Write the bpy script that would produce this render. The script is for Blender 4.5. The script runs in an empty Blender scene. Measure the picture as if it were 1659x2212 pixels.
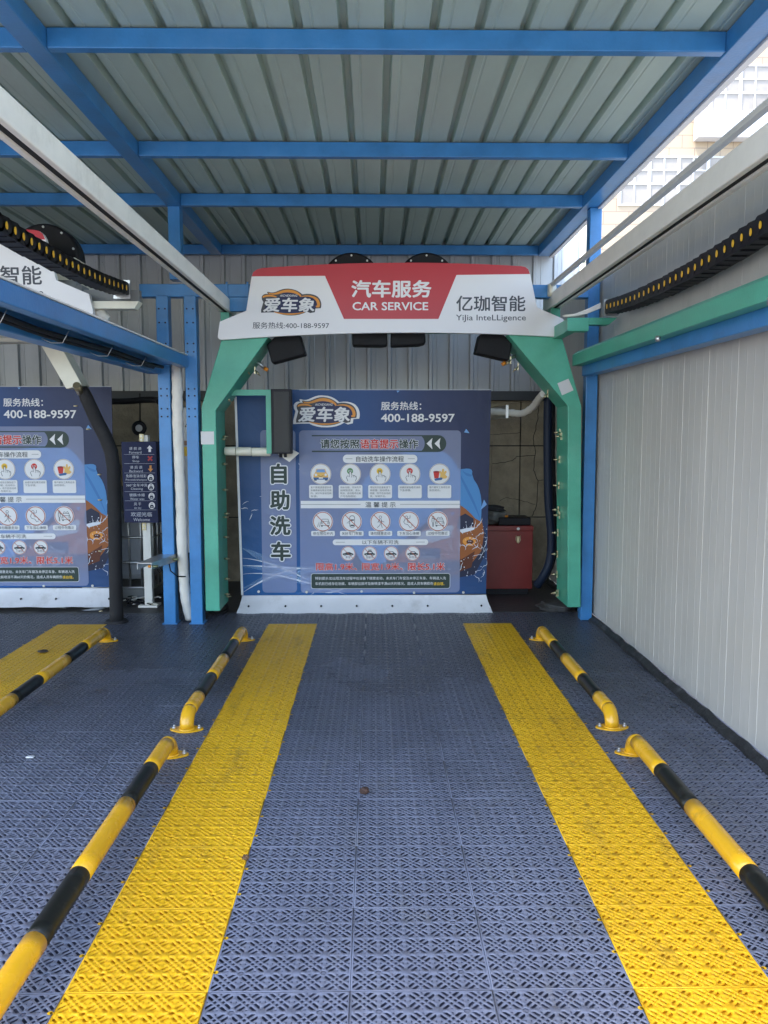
import bpy, bmesh, math, random
import numpy as np
from mathutils import Vector, Matrix
from mathutils.geometry import delaunay_2d_cdt
R = math.radians
rnd = random.Random(7)
scn = bpy.context.scene
col = scn.collection

# ------------------------------------------------------------------ camera, sky, sun, exposure
H, F = 1.56, 1745.0                       # eye height (m), focal length in photo units (1659 wide)
PSI, PIT = R(0.7195), R(-5.565)
cam_r = Vector((math.cos(PSI), -math.sin(PSI), 0))
cam_l = Vector((math.sin(PSI)*math.cos(PIT), math.cos(PSI)*math.cos(PIT), math.sin(PIT)))
cam_u = cam_r.cross(cam_l)
cd = bpy.data.cameras.new('camera'); cam = bpy.data.objects.new('camera', cd); col.objects.link(cam)
cam.matrix_world = Matrix(((cam_r.x, cam_u.x, -cam_l.x, 0), (cam_r.y, cam_u.y, -cam_l.y, 0), (cam_r.z, cam_u.z, -cam_l.z, H), (0, 0, 0, 1)))
cd.sensor_fit = 'HORIZONTAL'; cd.sensor_width = 36; cd.lens = 36*F/1659
cd.clip_start = 0.05; cd.clip_end = 2000
scn.camera = cam

SUN_EL, SUN_AZ = R(66), R(245)            # azimuth clockwise from +Y: high on the left, a little behind the camera
w = bpy.data.worlds.new('World'); scn.world = w; w.use_nodes = True
wn = w.node_tree.nodes; wl = w.node_tree.links
sky = wn.new('ShaderNodeTexSky'); sky.sky_type = 'NISHITA'; sky.sun_disc = False
sky.sun_elevation = SUN_EL; sky.sun_rotation = SUN_AZ; sky.dust_density = 2.0; sky.air_density = 1.0
bg = wn['Background']; bg.inputs['Strength'].default_value = 0.15
wl.new(sky.outputs['Color'], bg.inputs['Color'])
sd = bpy.data.lights.new('sun', 'SUN'); sd.energy = 2.0; sd.angle = R(0.5); sd.color = (1.0, 0.95, 0.88)
so = bpy.data.objects.new('sun', sd); col.objects.link(so)
sdir = Vector((math.sin(SUN_AZ)*math.cos(SUN_EL), math.cos(SUN_AZ)*math.cos(SUN_EL), math.sin(SUN_EL)))
so.rotation_euler = sdir.to_track_quat('Z', 'Y').to_euler(); so.location = sdir*30
scn.view_settings.view_transform = 'Standard'; scn.view_settings.look = 'None'
scn.view_settings.exposure = 2.75; scn.view_settings.gamma = 1.0
scn.cycles.max_bounces = 8; scn.cycles.diffuse_bounces = 6; scn.cycles.transparent_max_bounces = 12

def at(px, py, Y):
    """survey: the point seen at photo position (px,py) on the vertical plane at distance Y"""
    d = cam_l + cam_r*((px-829.5)/F) - cam_u*((py-1106)/F)
    return Vector((0, 0, H)) + d*(Y/d.y)
def onfloor(px, py, Z=0.0):
    d = cam_l + cam_r*((px-829.5)/F) - cam_u*((py-1106)/F)
    return Vector((0, 0, H)) + d*((Z-H)/d.z)

# ------------------------------------------------------------------ materials
MATS = {}
def mat(name, c, rough=0.5, metal=0.0, var=0.0, vscale=4.0, bump=0.0, bscale=60.0, c2=None, dirt=None, coat=0.0, stretch=(1, 1, 1), alpha=1.0, spec=0.5, dscale=2.5, damt=0.6):
    if name in MATS: return MATS[name]
    m = bpy.data.materials.new(name); m.use_nodes = True
    nt = m.node_tree; n = nt.nodes; l = nt.links; b = n['Principled BSDF']
    b.inputs['Base Color'].default_value = (*c, 1); b.inputs['Roughness'].default_value = rough
    b.inputs['Metallic'].default_value = metal; b.inputs['Coat Weight'].default_value = coat
    b.inputs['Alpha'].default_value = alpha; b.inputs['Specular IOR Level'].default_value = spec
    tc = n.new('ShaderNodeTexCoord'); mp = n.new('ShaderNodeMapping'); mp.inputs['Scale'].default_value = stretch
    l.new(tc.outputs['Object'], mp.inputs['Vector'])
    out = None
    if var > 0 or c2:
        ns = n.new('ShaderNodeTexNoise'); ns.inputs['Scale'].default_value = vscale; ns.inputs['Detail'].default_value = 6; ns.inputs['Roughness'].default_value = 0.62
        l.new(mp.outputs['Vector'], ns.inputs['Vector'])
        cr = n.new('ShaderNodeValToRGB'); cr.color_ramp.elements[0].position = 0.32; cr.color_ramp.elements[1].position = 0.68
        lo = tuple(x*(1-var) for x in c); hi = c2 if c2 else tuple(min(1, x*(1+var)) for x in c)
        cr.color_ramp.elements[0].color = (*lo, 1); cr.color_ramp.elements[1].color = (*hi, 1)
        l.new(ns.outputs['Fac'], cr.inputs['Fac']); out = cr.outputs['Color']
        mr = n.new('ShaderNodeMapRange'); mr.inputs['To Min'].default_value = max(0.05, rough-0.12); mr.inputs['To Max'].default_value = min(1, rough+0.12)
        l.new(ns.outputs['Fac'], mr.inputs['Value']); l.new(mr.outputs['Result'], b.inputs['Roughness'])
    if dirt:
        n2 = n.new('ShaderNodeTexNoise'); n2.inputs['Scale'].default_value = dscale; n2.inputs['Detail'].default_value = 10; n2.inputs['Roughness'].default_value = 0.75
        l.new(mp.outputs['Vector'], n2.inputs['Vector'])
        cr2 = n.new('ShaderNodeValToRGB'); cr2.color_ramp.elements[0].position = 0.54; cr2.color_ramp.elements[1].position = 0.75
        cr2.color_ramp.elements[0].color = (0, 0, 0, 1); cr2.color_ramp.elements[1].color = (damt,)*3+(1,)
        l.new(n2.outputs['Fac'], cr2.inputs['Fac'])
        mx = n.new('ShaderNodeMix'); mx.data_type = 'RGBA'
        l.new(cr2.outputs['Color'], mx.inputs['Factor'])
        if out: l.new(out, mx.inputs[6])
        else: mx.inputs[6].default_value = (*c, 1)
        mx.inputs[7].default_value = (*dirt, 1); out = mx.outputs[2]
    if out: l.new(out, b.inputs['Base Color'])
    if bump > 0:
        n3 = n.new('ShaderNodeTexNoise'); n3.inputs['Scale'].default_value = bscale; n3.inputs['Detail'].default_value = 4
        l.new(mp.outputs['Vector'], n3.inputs['Vector'])
        bp = n.new('ShaderNodeBump'); bp.inputs['Strength'].default_value = bump; bp.inputs['Distance'].default_value = 0.01
        l.new(n3.outputs['Fac'], bp.inputs['Height']); l.new(bp.outputs['Normal'], b.inputs['Normal'])
    MATS[name] = m
    return m

BLUE = mat('blue_paint', (0.038, 0.198, 0.46), 0.33, var=0.16, vscale=5, bump=0.10, bscale=70, dirt=(0.10, 0.16, 0.25), damt=0.35)
GREEN = mat('green_paint', (0.075, 0.370, 0.250), 0.36, var=0.14, vscale=3, bump=0.14, bscale=90, dirt=(0.17, 0.42, 0.33), damt=0.4)
WHITEP = mat('cream_paint', (0.78, 0.75, 0.68), 0.42, var=0.05, vscale=6, dirt=(0.36, 0.33, 0.28), damt=0.45)
CREAM = mat('ivory_paint', (0.72, 0.68, 0.55), 0.42, var=0.05, vscale=6, dirt=(0.4, 0.36, 0.28), damt=0.4)
SLOT = mat('rail_shadow_gap', (0.03, 0.03, 0.03), 0.7, spec=0.2)
ROOF = mat('galvanised_roof', (0.455, 0.56, 0.50), 0.48, 0.15, var=0.10, vscale=2.2, stretch=(1, 0.25, 1), dirt=(0.32, 0.35, 0.32), damt=0.5)
BACKW = mat('galvanised_wall', (0.40, 0.41, 0.41), 0.40, 0.35, var=0.10, vscale=3, stretch=(1, 1, 0.3), dirt=(0.25, 0.25, 0.24), damt=0.5)
PANEL = mat('panel_wall_coating', (0.535, 0.505, 0.455), 0.35, var=0.06, vscale=2, stretch=(1, 1.6, 0.25), dirt=(0.40, 0.38, 0.34), damt=0.6)
BLACKR = mat('black_rubber', (0.009, 0.009, 0.011), 0.6, var=0.3, vscale=10, bump=0.15, spec=0.25)
BLACKP = mat('black_plastic', (0.010, 0.010, 0.013), 0.5, var=0.3, vscale=12, spec=0.25)
FOAM = mat('black_foam', (0.013, 0.012, 0.013), 0.8, var=0.35, vscale=6, bump=0.3, bscale=40, dirt=(0.05, 0.045, 0.042))
CONC = mat('concrete', (0.20, 0.197, 0.192), 0.85, var=0.2, vscale=1.2, bump=0.3, bscale=30, dirt=(0.16, 0.155, 0.15))
DARKC = mat('wet_dirty_concrete', (0.045, 0.043, 0.042), 0.5, var=0.4, vscale=5, bump=0.6, bscale=25, dirt=(0.10, 0.095, 0.09))
STEEL = mat('zinc_steel', (0.55, 0.55, 0.54), 0.35, 0.9, var=0.12, vscale=8)
BRASS = mat('nickel_brass', (0.62, 0.52, 0.33), 0.3, 0.9)
ORANGEC = mat('orange_cap', (0.75, 0.26, 0.02), 0.4)
YELLOWP = mat('yellow_gloss_paint', (0.80, 0.42, 0.014), 0.26, var=0.06, vscale=6, dirt=(0.30, 0.14, 0.02), damt=0.75, dscale=11, coat=0.2)
BLACKG = mat('black_gloss_paint', (0.010, 0.011, 0.009), 0.33, var=0.2, vscale=8, dirt=(0.07, 0.066, 0.055), dscale=11, damt=0.7, spec=0.35)
WRAP = mat('white_insulation_wrap', (0.72, 0.68, 0.60), 0.6, var=0.06, vscale=10, bump=0.9, bscale=16, dirt=(0.36, 0.33, 0.28), damt=0.5)

# ------------------------------------------------------------------ builders
class MB:
    def __init__(s): s.v = []; s.f = []; s.mi = []; s.sm = []
    def add(s, vs, fs, mi=0, smooth=False):
        o = len(s.v); s.v += [tuple(v) for v in vs]
        for f in fs: s.f.append(tuple(i+o for i in f)); s.mi.append(mi); s.sm.append(smooth)
        return s
    def box(s, x0, x1, y0, y1, z0, z1, mi=0, bev=0.0):
        if bev <= 0:
            v = [(x, y, z) for z in (z0, z1) for y in (y0, y1) for x in (x0, x1)]
            return s.add(v, [(0, 2, 3, 1), (4, 5, 7, 6), (0, 1, 5, 4), (2, 6, 7, 3), (0, 4, 6, 2), (1, 3, 7, 5)], mi)
        b = bmesh.new(); bmesh.ops.create_cube(b, size=1)
        for v in b.verts: v.co = Vector(((x0+x1)/2+v.co.x*(x1-x0), (y0+y1)/2+v.co.y*(y1-y0), (z0+z1)/2+v.co.z*(z1-z0)))
        bmesh.ops.bevel(b, geom=b.edges[:], offset=bev, segments=2, affect='EDGES', profile=0.5)
        b.verts.index_update(); s.add([v.co[:] for v in b.verts], [[v.index for v in f.verts] for f in b.faces], mi); b.free(); return s
    def bar(s, a, b, wx, wz, mi=0, up=(0, 0, 1)):
        a = Vector(a); b = Vector(b); d = (b-a).normalized(); u = Vector(up)
        r = d.cross(u).normalized(); u = r.cross(d).normalized()
        v = [p + r*(sx*wx/2) + u*(sz*wz/2) for p in (a, b) for sx, sz in ((-1, -1), (1, -1), (1, 1), (-1, 1))]
        return s.add(v, [(0, 1, 2, 3), (7, 6, 5, 4), (0, 4, 5, 1), (1, 5, 6, 2), (2, 6, 7, 3), (3, 7, 4, 0)], mi)
    def tube(s, pts, r, n=14, mi=0, caps=True, mis=None, closed=False):
        pts = [Vector(p) for p in pts]; rs = r if isinstance(r, (list, tuple)) else [r]*len(pts)
        o = len(s.v); prev = None
        for i, p in enumerate(pts):
            d = (pts[min(i+1, len(pts)-1)] - pts[max(i-1, 0)]).normalized()
            if prev is None:
                u = Vector((0, 0, 1)) if abs(d.z) < 0.9 else Vector((0, 1, 0))
                u = (u - d*u.dot(d)).normalized()
            else: u = (prev - d*prev.dot(d)).normalized()
            prev = u; k = d.cross(u)
            for j in range(n):
                t = 2*math.pi*j/n; s.v.append(tuple(p + (u*math.cos(t)+k*math.sin(t))*rs[i]))
        for i in range(len(pts)-1):
            for j in range(n):
                s.f.append((o+i*n+j, o+i*n+(j+1) % n, o+(i+1)*n+(j+1) % n, o+(i+1)*n+j)); s.mi.append(mis[i] if mis else mi); s.sm.append(True)
        if caps:
            s.f.append(tuple(o+j for j in reversed(range(n)))); s.mi.append(mis[0] if mis else mi); s.sm.append(False)
            s.f.append(tuple(o+(len(pts)-1)*n+j for j in range(n))); s.mi.append(mis[-1] if mis else mi); s.sm.append(False)
        return s
    def prism(s, poly, y0, y1, mi=0):
        """polygon of (x,z) points extruded from y0 to y1"""
        n = len(poly); v = [(x, y0, z) for x, z in poly] + [(x, y1, z) for x, z in poly]
        return s.add(v, [tuple(range(n)), tuple(range(2*n-1, n-1, -1))] + [((i+1) % n, i, i+n, (i+1) % n+n) for i in range(n)], mi)
    def disc(s, c, r, axis, depth, n=20, mi=0):
        a = Vector(axis).normalized(); c = Vector(c)
        return s.tube([c - a*depth/2, c + a*depth/2], r, n, mi)
    def build(s, name, mats, parent=None, bevel=0.0, fixn=True):
        me = bpy.data.meshes.new(name)
        off = parent_loc(parent)
        me.from_pydata([(x-off.x, y-off.y, z-off.z) for x, y, z in s.v], [], s.f)
        if not isinstance(mats, (list, tuple)): mats = [mats]
        for m in mats: me.materials.append(m)
        me.polygons.foreach_set('material_index', s.mi); me.polygons.foreach_set('use_smooth', s.sm)
        if fixn:
            b = bmesh.new(); b.from_mesh(me); bmesh.ops.recalc_face_normals(b, faces=b.faces[:]); b.to_mesh(me); b.free()
        o = bpy.data.objects.new(name, me); col.objects.link(o)
        if parent: o.parent = parent
        if bevel > 0:
            md = o.modifiers.new('bevel', 'BEVEL'); md.width = bevel; md.segments = 2; md.limit_method = 'ANGLE'; md.angle_limit = R(50)
        return o
def parent_loc(p):
    v = Vector((0, 0, 0))
    while p: v = v + p.location; p = p.parent
    return v
def tag(o, label=None, cat=None, group=None, kind=None):
    if label: o['label'] = label
    if cat: o['category'] = cat
    if group: o['group'] = group
    if kind: o['kind'] = kind
    return o
def thing(name, label, cat, loc, group=None):
    o = bpy.data.objects.new(name, None); col.objects.link(o); o.location = Vector(loc); o.empty_display_size = 0.1
    return tag(o, label, cat, group)
def copy_tree(o, parent=None):
    c = o.copy(); col.objects.link(c)
    if parent: c.parent = parent
    for ch in [x for x in col.objects if x.parent == o]: copy_tree(ch, c)
    return c

# flat print on a plane: M maps (u,v,layer) -> world
FONTC = bpy.data.curves.new('lettering_font', 'FONT'); FONTO = bpy.data.objects.new('lettering_font', FONTC); col.objects.link(FONTO)
def text_mesh(body, bold=0.0, spacing=1.0, shear=0.0):
    FONTC.body = body; FONTC.size = 1; FONTC.offset = bold; FONTC.space_character = spacing; FONTC.shear = shear; FONTC.resolution_u = 3
    bpy.context.view_layer.update(); dg = bpy.context.evaluated_depsgraph_get()
    me = bpy.data.meshes.new_from_object(FONTO.evaluated_get(dg), depsgraph=dg)
    vs = np.array([v.co[:2] for v in me.vertices]) if len(me.vertices) else np.zeros((0, 2))
    fs = [tuple(p.vertices) for p in me.polygons]; bpy.data.meshes.remove(me)
    return vs, fs
class Flat:
    def __init__(s, M): s.M = M; s.mb = MB(); s.mats = []
    def idx(s, m):
        if m not in s.mats: s.mats.append(m)
        return s.mats.index(m)
    def poly(s, pts, m, L=1):
        s.mb.add([s.M(x, y, L) for x, y in pts], [tuple(range(len(pts)))], s.idx(m)); return s
    def rect(s, x0, y0, x1, y1, m, L=1): return s.poly([(x0, y0), (x1, y0), (x1, y1), (x0, y1)], m, L)
    def rrect(s, x0, y0, x1, y1, r, m, L=1, n=5):
        r = min(r, abs(x1-x0)/2, abs(y1-y0)/2); p = []
        for cx, cy, a in ((x1-r, y0+r, -90), (x1-r, y1-r, 0), (x0+r, y1-r, 90), (x0+r, y0+r, 180)):
            for k in range(n+1): t = R(a+90*k/n); p.append((cx+r*math.cos(t), cy+r*math.sin(t)))
        return s.poly(p, m, L)
    def circ(s, cx, cy, r, m, L=1, n=28, ry=None):
        return s.poly([(cx+r*math.cos(2*math.pi*k/n), cy+(ry or r)*math.sin(2*math.pi*k/n)) for k in range(n)], m, L)
    def ring(s, cx, cy, r, wd, m, L=1, n=32):
        v = []; f = []
        for k in range(n):
            t = 2*math.pi*k/n
            v += [s.M(cx+r*math.cos(t), cy+r*math.sin(t), L), s.M(cx+(r-wd)*math.cos(t), cy+(r-wd)*math.sin(t), L)]
        for k in range(n): a = 2*k; b = 2*((k+1) % n); f.append((a, b, b+1, a+1))
        s.mb.add(v, f, s.idx(m)); return s
    def line(s, pts, wd, m, L=1, taper=False):
        v = []; f = []; n = len(pts)
        for i, (x, y) in enumerate(pts):
            x0, y0 = pts[max(i-1, 0)]; x1, y1 = pts[min(i+1, n-1)]
            dx, dy = x1-x0, y1-y0; q = math.hypot(dx, dy) or 1; ww = wd/2
            if taper: ww *= max(0.08, math.sin(math.pi*(i+0.15)/(n-1+0.3)))
            v += [s.M(x-dy/q*ww, y+dx/q*ww, L), s.M(x+dy/q*ww, y-dx/q*ww, L)]
        for i in range(n-1): f.append((2*i, 2*i+1, 2*i+3, 2*i+2))
        s.mb.add(v, f, s.idx(m)); return s
    def text(s, body, x0, y0, x1, y1, m, L=2, bold=0.0, spacing=1.0, shear=0.0, outline=None, om=None):
        vs, fs = text_mesh(body, 0.0, spacing, shear)
        lo = vs.min(0); hi = vs.max(0); sc = np.array([(x1-x0), (y1-y0)])/(hi-lo)
        for bd, mm, LL in (([(outline, om, L-0.6)] if outline else []) + [(bold, m, L)]):
            nn = 10 if bd > 0.05 else (6 if bd > 0.012 else (3 if bd > 0 else 0))   # stroke weight: shifted copies, each a hair in front
            sh = [(0, 0)] + [(bd*math.cos(2*math.pi*k/nn), bd*math.sin(2*math.pi*k/nn)) for k in range(nn)]
            for k, (ox, oy) in enumerate(sh):
                s.mb.add([s.M(x0+(p[0]+ox-lo[0])*sc[0], y1-(p[1]+oy-lo[1])*sc[1], LL+0.03*k) for p in vs], fs, s.idx(mm))
        return s
    def build(s, name, parent): return s.mb.build(name, s.mats, parent, fixn=False)

def pmat(name, c, rough=0.45): return mat('print_'+name, c, rough, bump=0.03, bscale=12, spec=0.3)
PW = pmat('white', (0.74, 0.73, 0.72)); PK = pmat('dark_grey', (0.035, 0.045, 0.05)); PG = pmat('dark_green', (0.03, 0.05, 0.042))
PR = pmat('red', (0.55, 0.03, 0.02)); PO = pmat('orange', (0.72, 0.29, 0.05)); PN = pmat('navy', (0.025, 0.03, 0.085))
PRB = pmat('ring_red', (0.42, 0.085, 0.04)); PY = pmat('yellow', (0.80, 0.50, 0.03)); PGN = pmat('button_green', (0.09, 0.24, 0.08))
PBC = pmat('light_blue', (0.16, 0.33, 0.62)); PBL = pmat('car_blue', (0.03, 0.11, 0.28)); PTAN = pmat('tan', (0.72, 0.44, 0.12)); PBR = pmat('brown_ring', (0.33, 0.19, 0.08))
PDB = pmat('shadow_navy', (0.018, 0.022, 0.05)); PCO = pmat('car_orange', (0.30, 0.095, 0.025)); PCO2 = pmat('car_orange_dark', (0.11, 0.032, 0.015)); PSPL = pmat('splash', (0.66, 0.68, 0.74)); PGR = pmat('soft_grey', (0.42, 0.43, 0.46))
PCB = pmat('cover_blue', (0.07, 0.235, 0.50)); PCB2 = pmat('cover_blue_fold', (0.05, 0.18, 0.43)); PSIGNW = mat('sign_white', (0.78, 0.76, 0.76), 0.35); PSIGNR = mat('sign_red', (0.48, 0.025, 0.04), 0.35)
PPAN = mat('print_lavender_panel', (0.50, 0.55, 0.78), 0.45, alpha=0.36, spec=0.3)

# ------------------------------------------------------------------ ground and floor (setting)
g = MB(); g.add([(-300, -300, -0.065), (300, -300, -0.065), (300, 300, -0.065), (-300, 300, -0.065)], [(0, 1, 2, 3)])
tag(g.build('ground', CONC), kind='structure')
g = MB(); g.box(-15, 1.84, 1.0, 8.6, -0.06, -0.034)
tag(g.build('floor_pan', mat('floor_pan_dark', (0.062, 0.070, 0.108), 0.8, var=0.4, vscale=6, bump=0.4, bscale=30, spec=0.1)), kind='structure')

T = 0.40; CELL = T/5
def clip(poly, a, b, c):                   # keep a*x+b*y<=c
    out = []
    for i in range(len(poly)):
        p = poly[i]; q = poly[(i+1) % len(poly)]; dp = a*p[0]+b*p[1]-c; dq = a*q[0]+b*q[1]-c
        if dp <= 0: out.append(p)
        if (dp < 0 < dq) or (dq < 0 < dp): t = dp/(dp-dq); out.append((p[0]+t*(q[0]-p[0]), p[1]+t*(q[1]-p[1])))
    return out
def cell_holes():
    S = [(-1, -1), (2, -1), (2, 2), (-1, 2)]; a, b = 0.060, 0.228
    slot = S
    for h in ((-1, 1, -a), (1, -1, b), (0, -1, -0.068), (-1, -1, -0.25), (1, 1, 0.69)): slot = clip(slot, *h)
    dia = S
    for h in ((-1, 1, -a), (1, -1, b), (-1, -1, -1-a), (1, 1, 1+b)): dia = clip(dia, *h)
    tri = S
    for h in ((-1, 1, -0.36), (1, 1, 0.64), (0, -1, -0.068)): tri = clip(tri, *h)
    res = []
    for k in range(4):
        def rot(p, k=k):
            x, y = p[0]-0.5, p[1]-0.5
            for _ in range(k): x, y = -y, x
            return (x+0.5, y+0.5)
        res += [[rot(p) for p in slot], [rot(p) for p in tri], [rot(p) for p in dia], [rot((p[1], p[0])) for p in slot]]
    return res
holes = []
for i in range(5):
    for j in range(5):
        for h in cell_holes(): holes.append([((i+x)*CELL, (j+y)*CELL) for x, y in h])
plugs = []
for i in (1, 4):
    for j in (1, 4): plugs.append([(i*CELL+0.0085*math.cos(R(45*k)), j*CELL+0.0085*math.sin(R(45*k))) for k in range(8)])
G = 0.0007
V2 = [Vector((G, G)), Vector((T-G, G)), Vector((T-G, T-G)), Vector((G, T-G))]; E2 = [(0, 1), (1, 2), (2, 3), (3, 0)]; loops = [[0, 1, 2, 3]]
for h in holes+plugs:
    o = len(V2); V2 += [Vector(p) for p in h]; L = list(range(o, o+len(h))); loops.append(L)
    E2 += [(L[k], L[(k+1) % len(L)]) for k in range(len(L))]
ov, oe, of, vmap, _, _ = delaunay_2d_cdt(V2, E2, [], 0, 1e-6)
ovn = np.array([v[:] for v in ov])
inv = {}
for k, src in enumerate(vmap):
    for s_ in src: inv[s_] = k
tri = np.array([list(f) for f in of]); cen = ovn[tri].mean(1)
inside = np.zeros(len(tri), bool)
for h in holes+plugs:
    hh = np.array(h); sg = None; ins = np.ones(len(cen), bool)
    area = 0.5*np.sum(hh[:, 0]*np.roll(hh[:, 1], -1)-np.roll(hh[:, 0], -1)*hh[:, 1]); sgn = 1 if area > 0 else -1
    for k in range(len(hh)):
        p, q = hh[k], hh[(k+1) % len(hh)]
        ins &= sgn*((q[0]-p[0])*(cen[:, 1]-p[1])-(q[1]-p[1])*(cen[:, 0]-p[0])) > 0
    inside |= ins
tri = tri[~inside]
a_, b_, c_ = ovn[tri[:, 0]], ovn[tri[:, 1]], ovn[tri[:, 2]]
neg = ((b_-a_)[:, 0]*(c_-a_)[:, 1]-(b_-a_)[:, 1]*(c_-a_)[:, 0]) < 0
tri[neg] = tri[neg][:, ::-1]
nv = len(ovn); DEP = 0.0018
pv = np.vstack([np.c_[ovn, np.zeros(nv)], np.c_[ovn, np.full(nv, -DEP)]])
wq = []
for li, L in enumerate(loops):
    L = [inv[x] for x in L]; hh = ovn[L]; area = np.sum(hh[:, 0]*np.roll(hh[:, 1], -1)-np.roll(hh[:, 0], -1)*hh[:, 1])
    for k in range(len(L)):
        p, q = L[k], L[(k+1) % len(L)]
        if (area > 0) != (li == 0): p, q = q, p
        wq.append((q, p, p+nv, q+nv) if li else (p, p+nv, q+nv, q))
wq = np.array(wq)
pl = []
pvx = []
for h in plugs:
    o = len(pv)+len(pvx); pvx += [(x, y, -0.004) for x, y in h]; pl.append([o+k for k in range(8)])
pv = np.vstack([pv, np.array(pvx)]); pl = np.array(pl)
def tiled(name, spots, m, extra=None, dep=1.0, xmin=None):
    tri, wq, pl = globals()['tri'], globals()['wq'], globals()['pl']
    if xmin is not None:
        tri = tri[pv[tri][:, :, 0].min(1) > xmin]; wq = wq[pv[wq][:, :, 0].min(1) > xmin]; pl = pl[pv[pl][:, :, 0].min(1) > xmin]
    n = len(spots); NV = len(pv)
    co = np.concatenate([pv*np.array([1, 1, dep])+np.array([x, y, z]) for x, y, z in spots])
    tl = np.concatenate([tri+i*NV for i in range(n)]).ravel(); ql = np.concatenate([wq+i*NV for i in range(n)]).ravel(); ol = np.concatenate([pl+i*NV for i in range(n)]).ravel()
    loops_ = np.concatenate([tl, ql, ol])
    tot = np.concatenate([np.full(len(tl)//3, 3), np.full(len(ql)//4, 4), np.full(len(ol)//8, 8)])
    if extra:
        ev, ef = extra; o = len(co); co = np.vstack([co, np.array(ev)])
        loops_ = np.concatenate([loops_, np.array([i+o for f in ef for i in f])]); tot = np.concatenate([tot, np.array([len(f) for f in ef])])
    st = np.concatenate([[0], np.cumsum(tot)[:-1]])
    me = bpy.data.meshes.new(name); me.vertices.add(len(co)); me.vertices.foreach_set('co', co.ravel())
    me.loops.add(len(loops_)); me.loops.foreach_set('vertex_index', loops_.astype(np.int32))
    me.polygons.add(len(tot)); me.polygons.foreach_set('loop_start', st.astype(np.int32))
    me.update(calc_edges=True); me.validate(); me.materials.append(m)
    ob = bpy.data.objects.new(name, me); col.objects.link(ob); return ob
def floormat(name, c, c2, dirt, wet_shade):
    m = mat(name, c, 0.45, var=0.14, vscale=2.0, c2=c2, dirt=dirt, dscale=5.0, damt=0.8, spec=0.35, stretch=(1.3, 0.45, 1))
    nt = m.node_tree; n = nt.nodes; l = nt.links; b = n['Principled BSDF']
    # spray water lying on the tiles round the machine: glossier, with a ragged limit; its darkening also paints in the dim rear
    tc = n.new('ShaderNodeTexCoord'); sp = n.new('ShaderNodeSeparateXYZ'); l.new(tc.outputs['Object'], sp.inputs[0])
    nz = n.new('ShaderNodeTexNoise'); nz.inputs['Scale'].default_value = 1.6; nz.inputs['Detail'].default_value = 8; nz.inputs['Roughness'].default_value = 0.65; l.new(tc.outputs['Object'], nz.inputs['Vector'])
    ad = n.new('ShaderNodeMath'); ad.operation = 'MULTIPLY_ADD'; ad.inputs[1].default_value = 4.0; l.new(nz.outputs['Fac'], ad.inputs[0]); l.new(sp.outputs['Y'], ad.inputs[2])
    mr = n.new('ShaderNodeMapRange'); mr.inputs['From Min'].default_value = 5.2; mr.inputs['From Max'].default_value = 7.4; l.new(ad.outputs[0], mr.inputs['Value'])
    old = b.inputs['Base Color'].links[0].from_socket; mu = n.new('ShaderNodeMix'); mu.data_type = 'RGBA'; mu.blend_type = 'MULTIPLY'; l.new(mr.outputs[0], mu.inputs['Factor']); l.new(old, mu.inputs[6]); k = 0.42 if wet_shade else 0.80; mu.inputs[7].default_value = (k, k, k*0.97, 1)
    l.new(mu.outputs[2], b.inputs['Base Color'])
    r2 = n.new('ShaderNodeMapRange'); r2.inputs['To Min'].default_value = 0.5; r2.inputs['To Max'].default_value = 0.22 if wet_shade else 0.35; l.new(mr.outputs[0], r2.inputs['Value']); l.new(r2.outputs[0], b.inputs['Roughness'])
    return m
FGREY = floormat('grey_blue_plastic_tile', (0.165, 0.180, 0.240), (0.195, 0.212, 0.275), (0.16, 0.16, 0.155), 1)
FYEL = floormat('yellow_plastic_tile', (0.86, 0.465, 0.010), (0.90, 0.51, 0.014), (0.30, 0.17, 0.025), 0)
X0 = -0.468; YE = 6.53                     # left strip's inner edge; the strips' far end
YR = [YE - T*k for k in range(-3, 13)]
grey = []; ye = {'a': [], 'b': [], 'c': []}
SX = -1.79                                 # seam where the neighbouring bay's tiles begin
for r_ in range(-1, 13):
    y = YE - T*(r_+1); far = r_ < 0
    for c_i in range(-3, 6):               # own bay: tile c_i spans X0 + c_i*T
        x = X0 + c_i*T
        if x < -1.7 or x+T > 1.95: continue
        if abs(x+T/2) > 0.48*(y+T)+1.0: continue
        strip = 'a' if c_i == -1 else ('b' if c_i == 3 else None)
        if strip and not far: ye[strip].append((x, y, 0.001))
        else: grey.append((x, y, rnd.uniform(-0.0003, 0.0003)))
    for c_i in range(1, 9):                # neighbouring bay
        x = SX - c_i*T
        if abs(x+T/2) > 0.48*(y+T)+1.0: continue
        if c_i == 2 and not far: ye['c'].append((x, y, 0.001))
        else: grey.append((x, y, rnd.uniform(-0.0003, 0.0003)))
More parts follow.
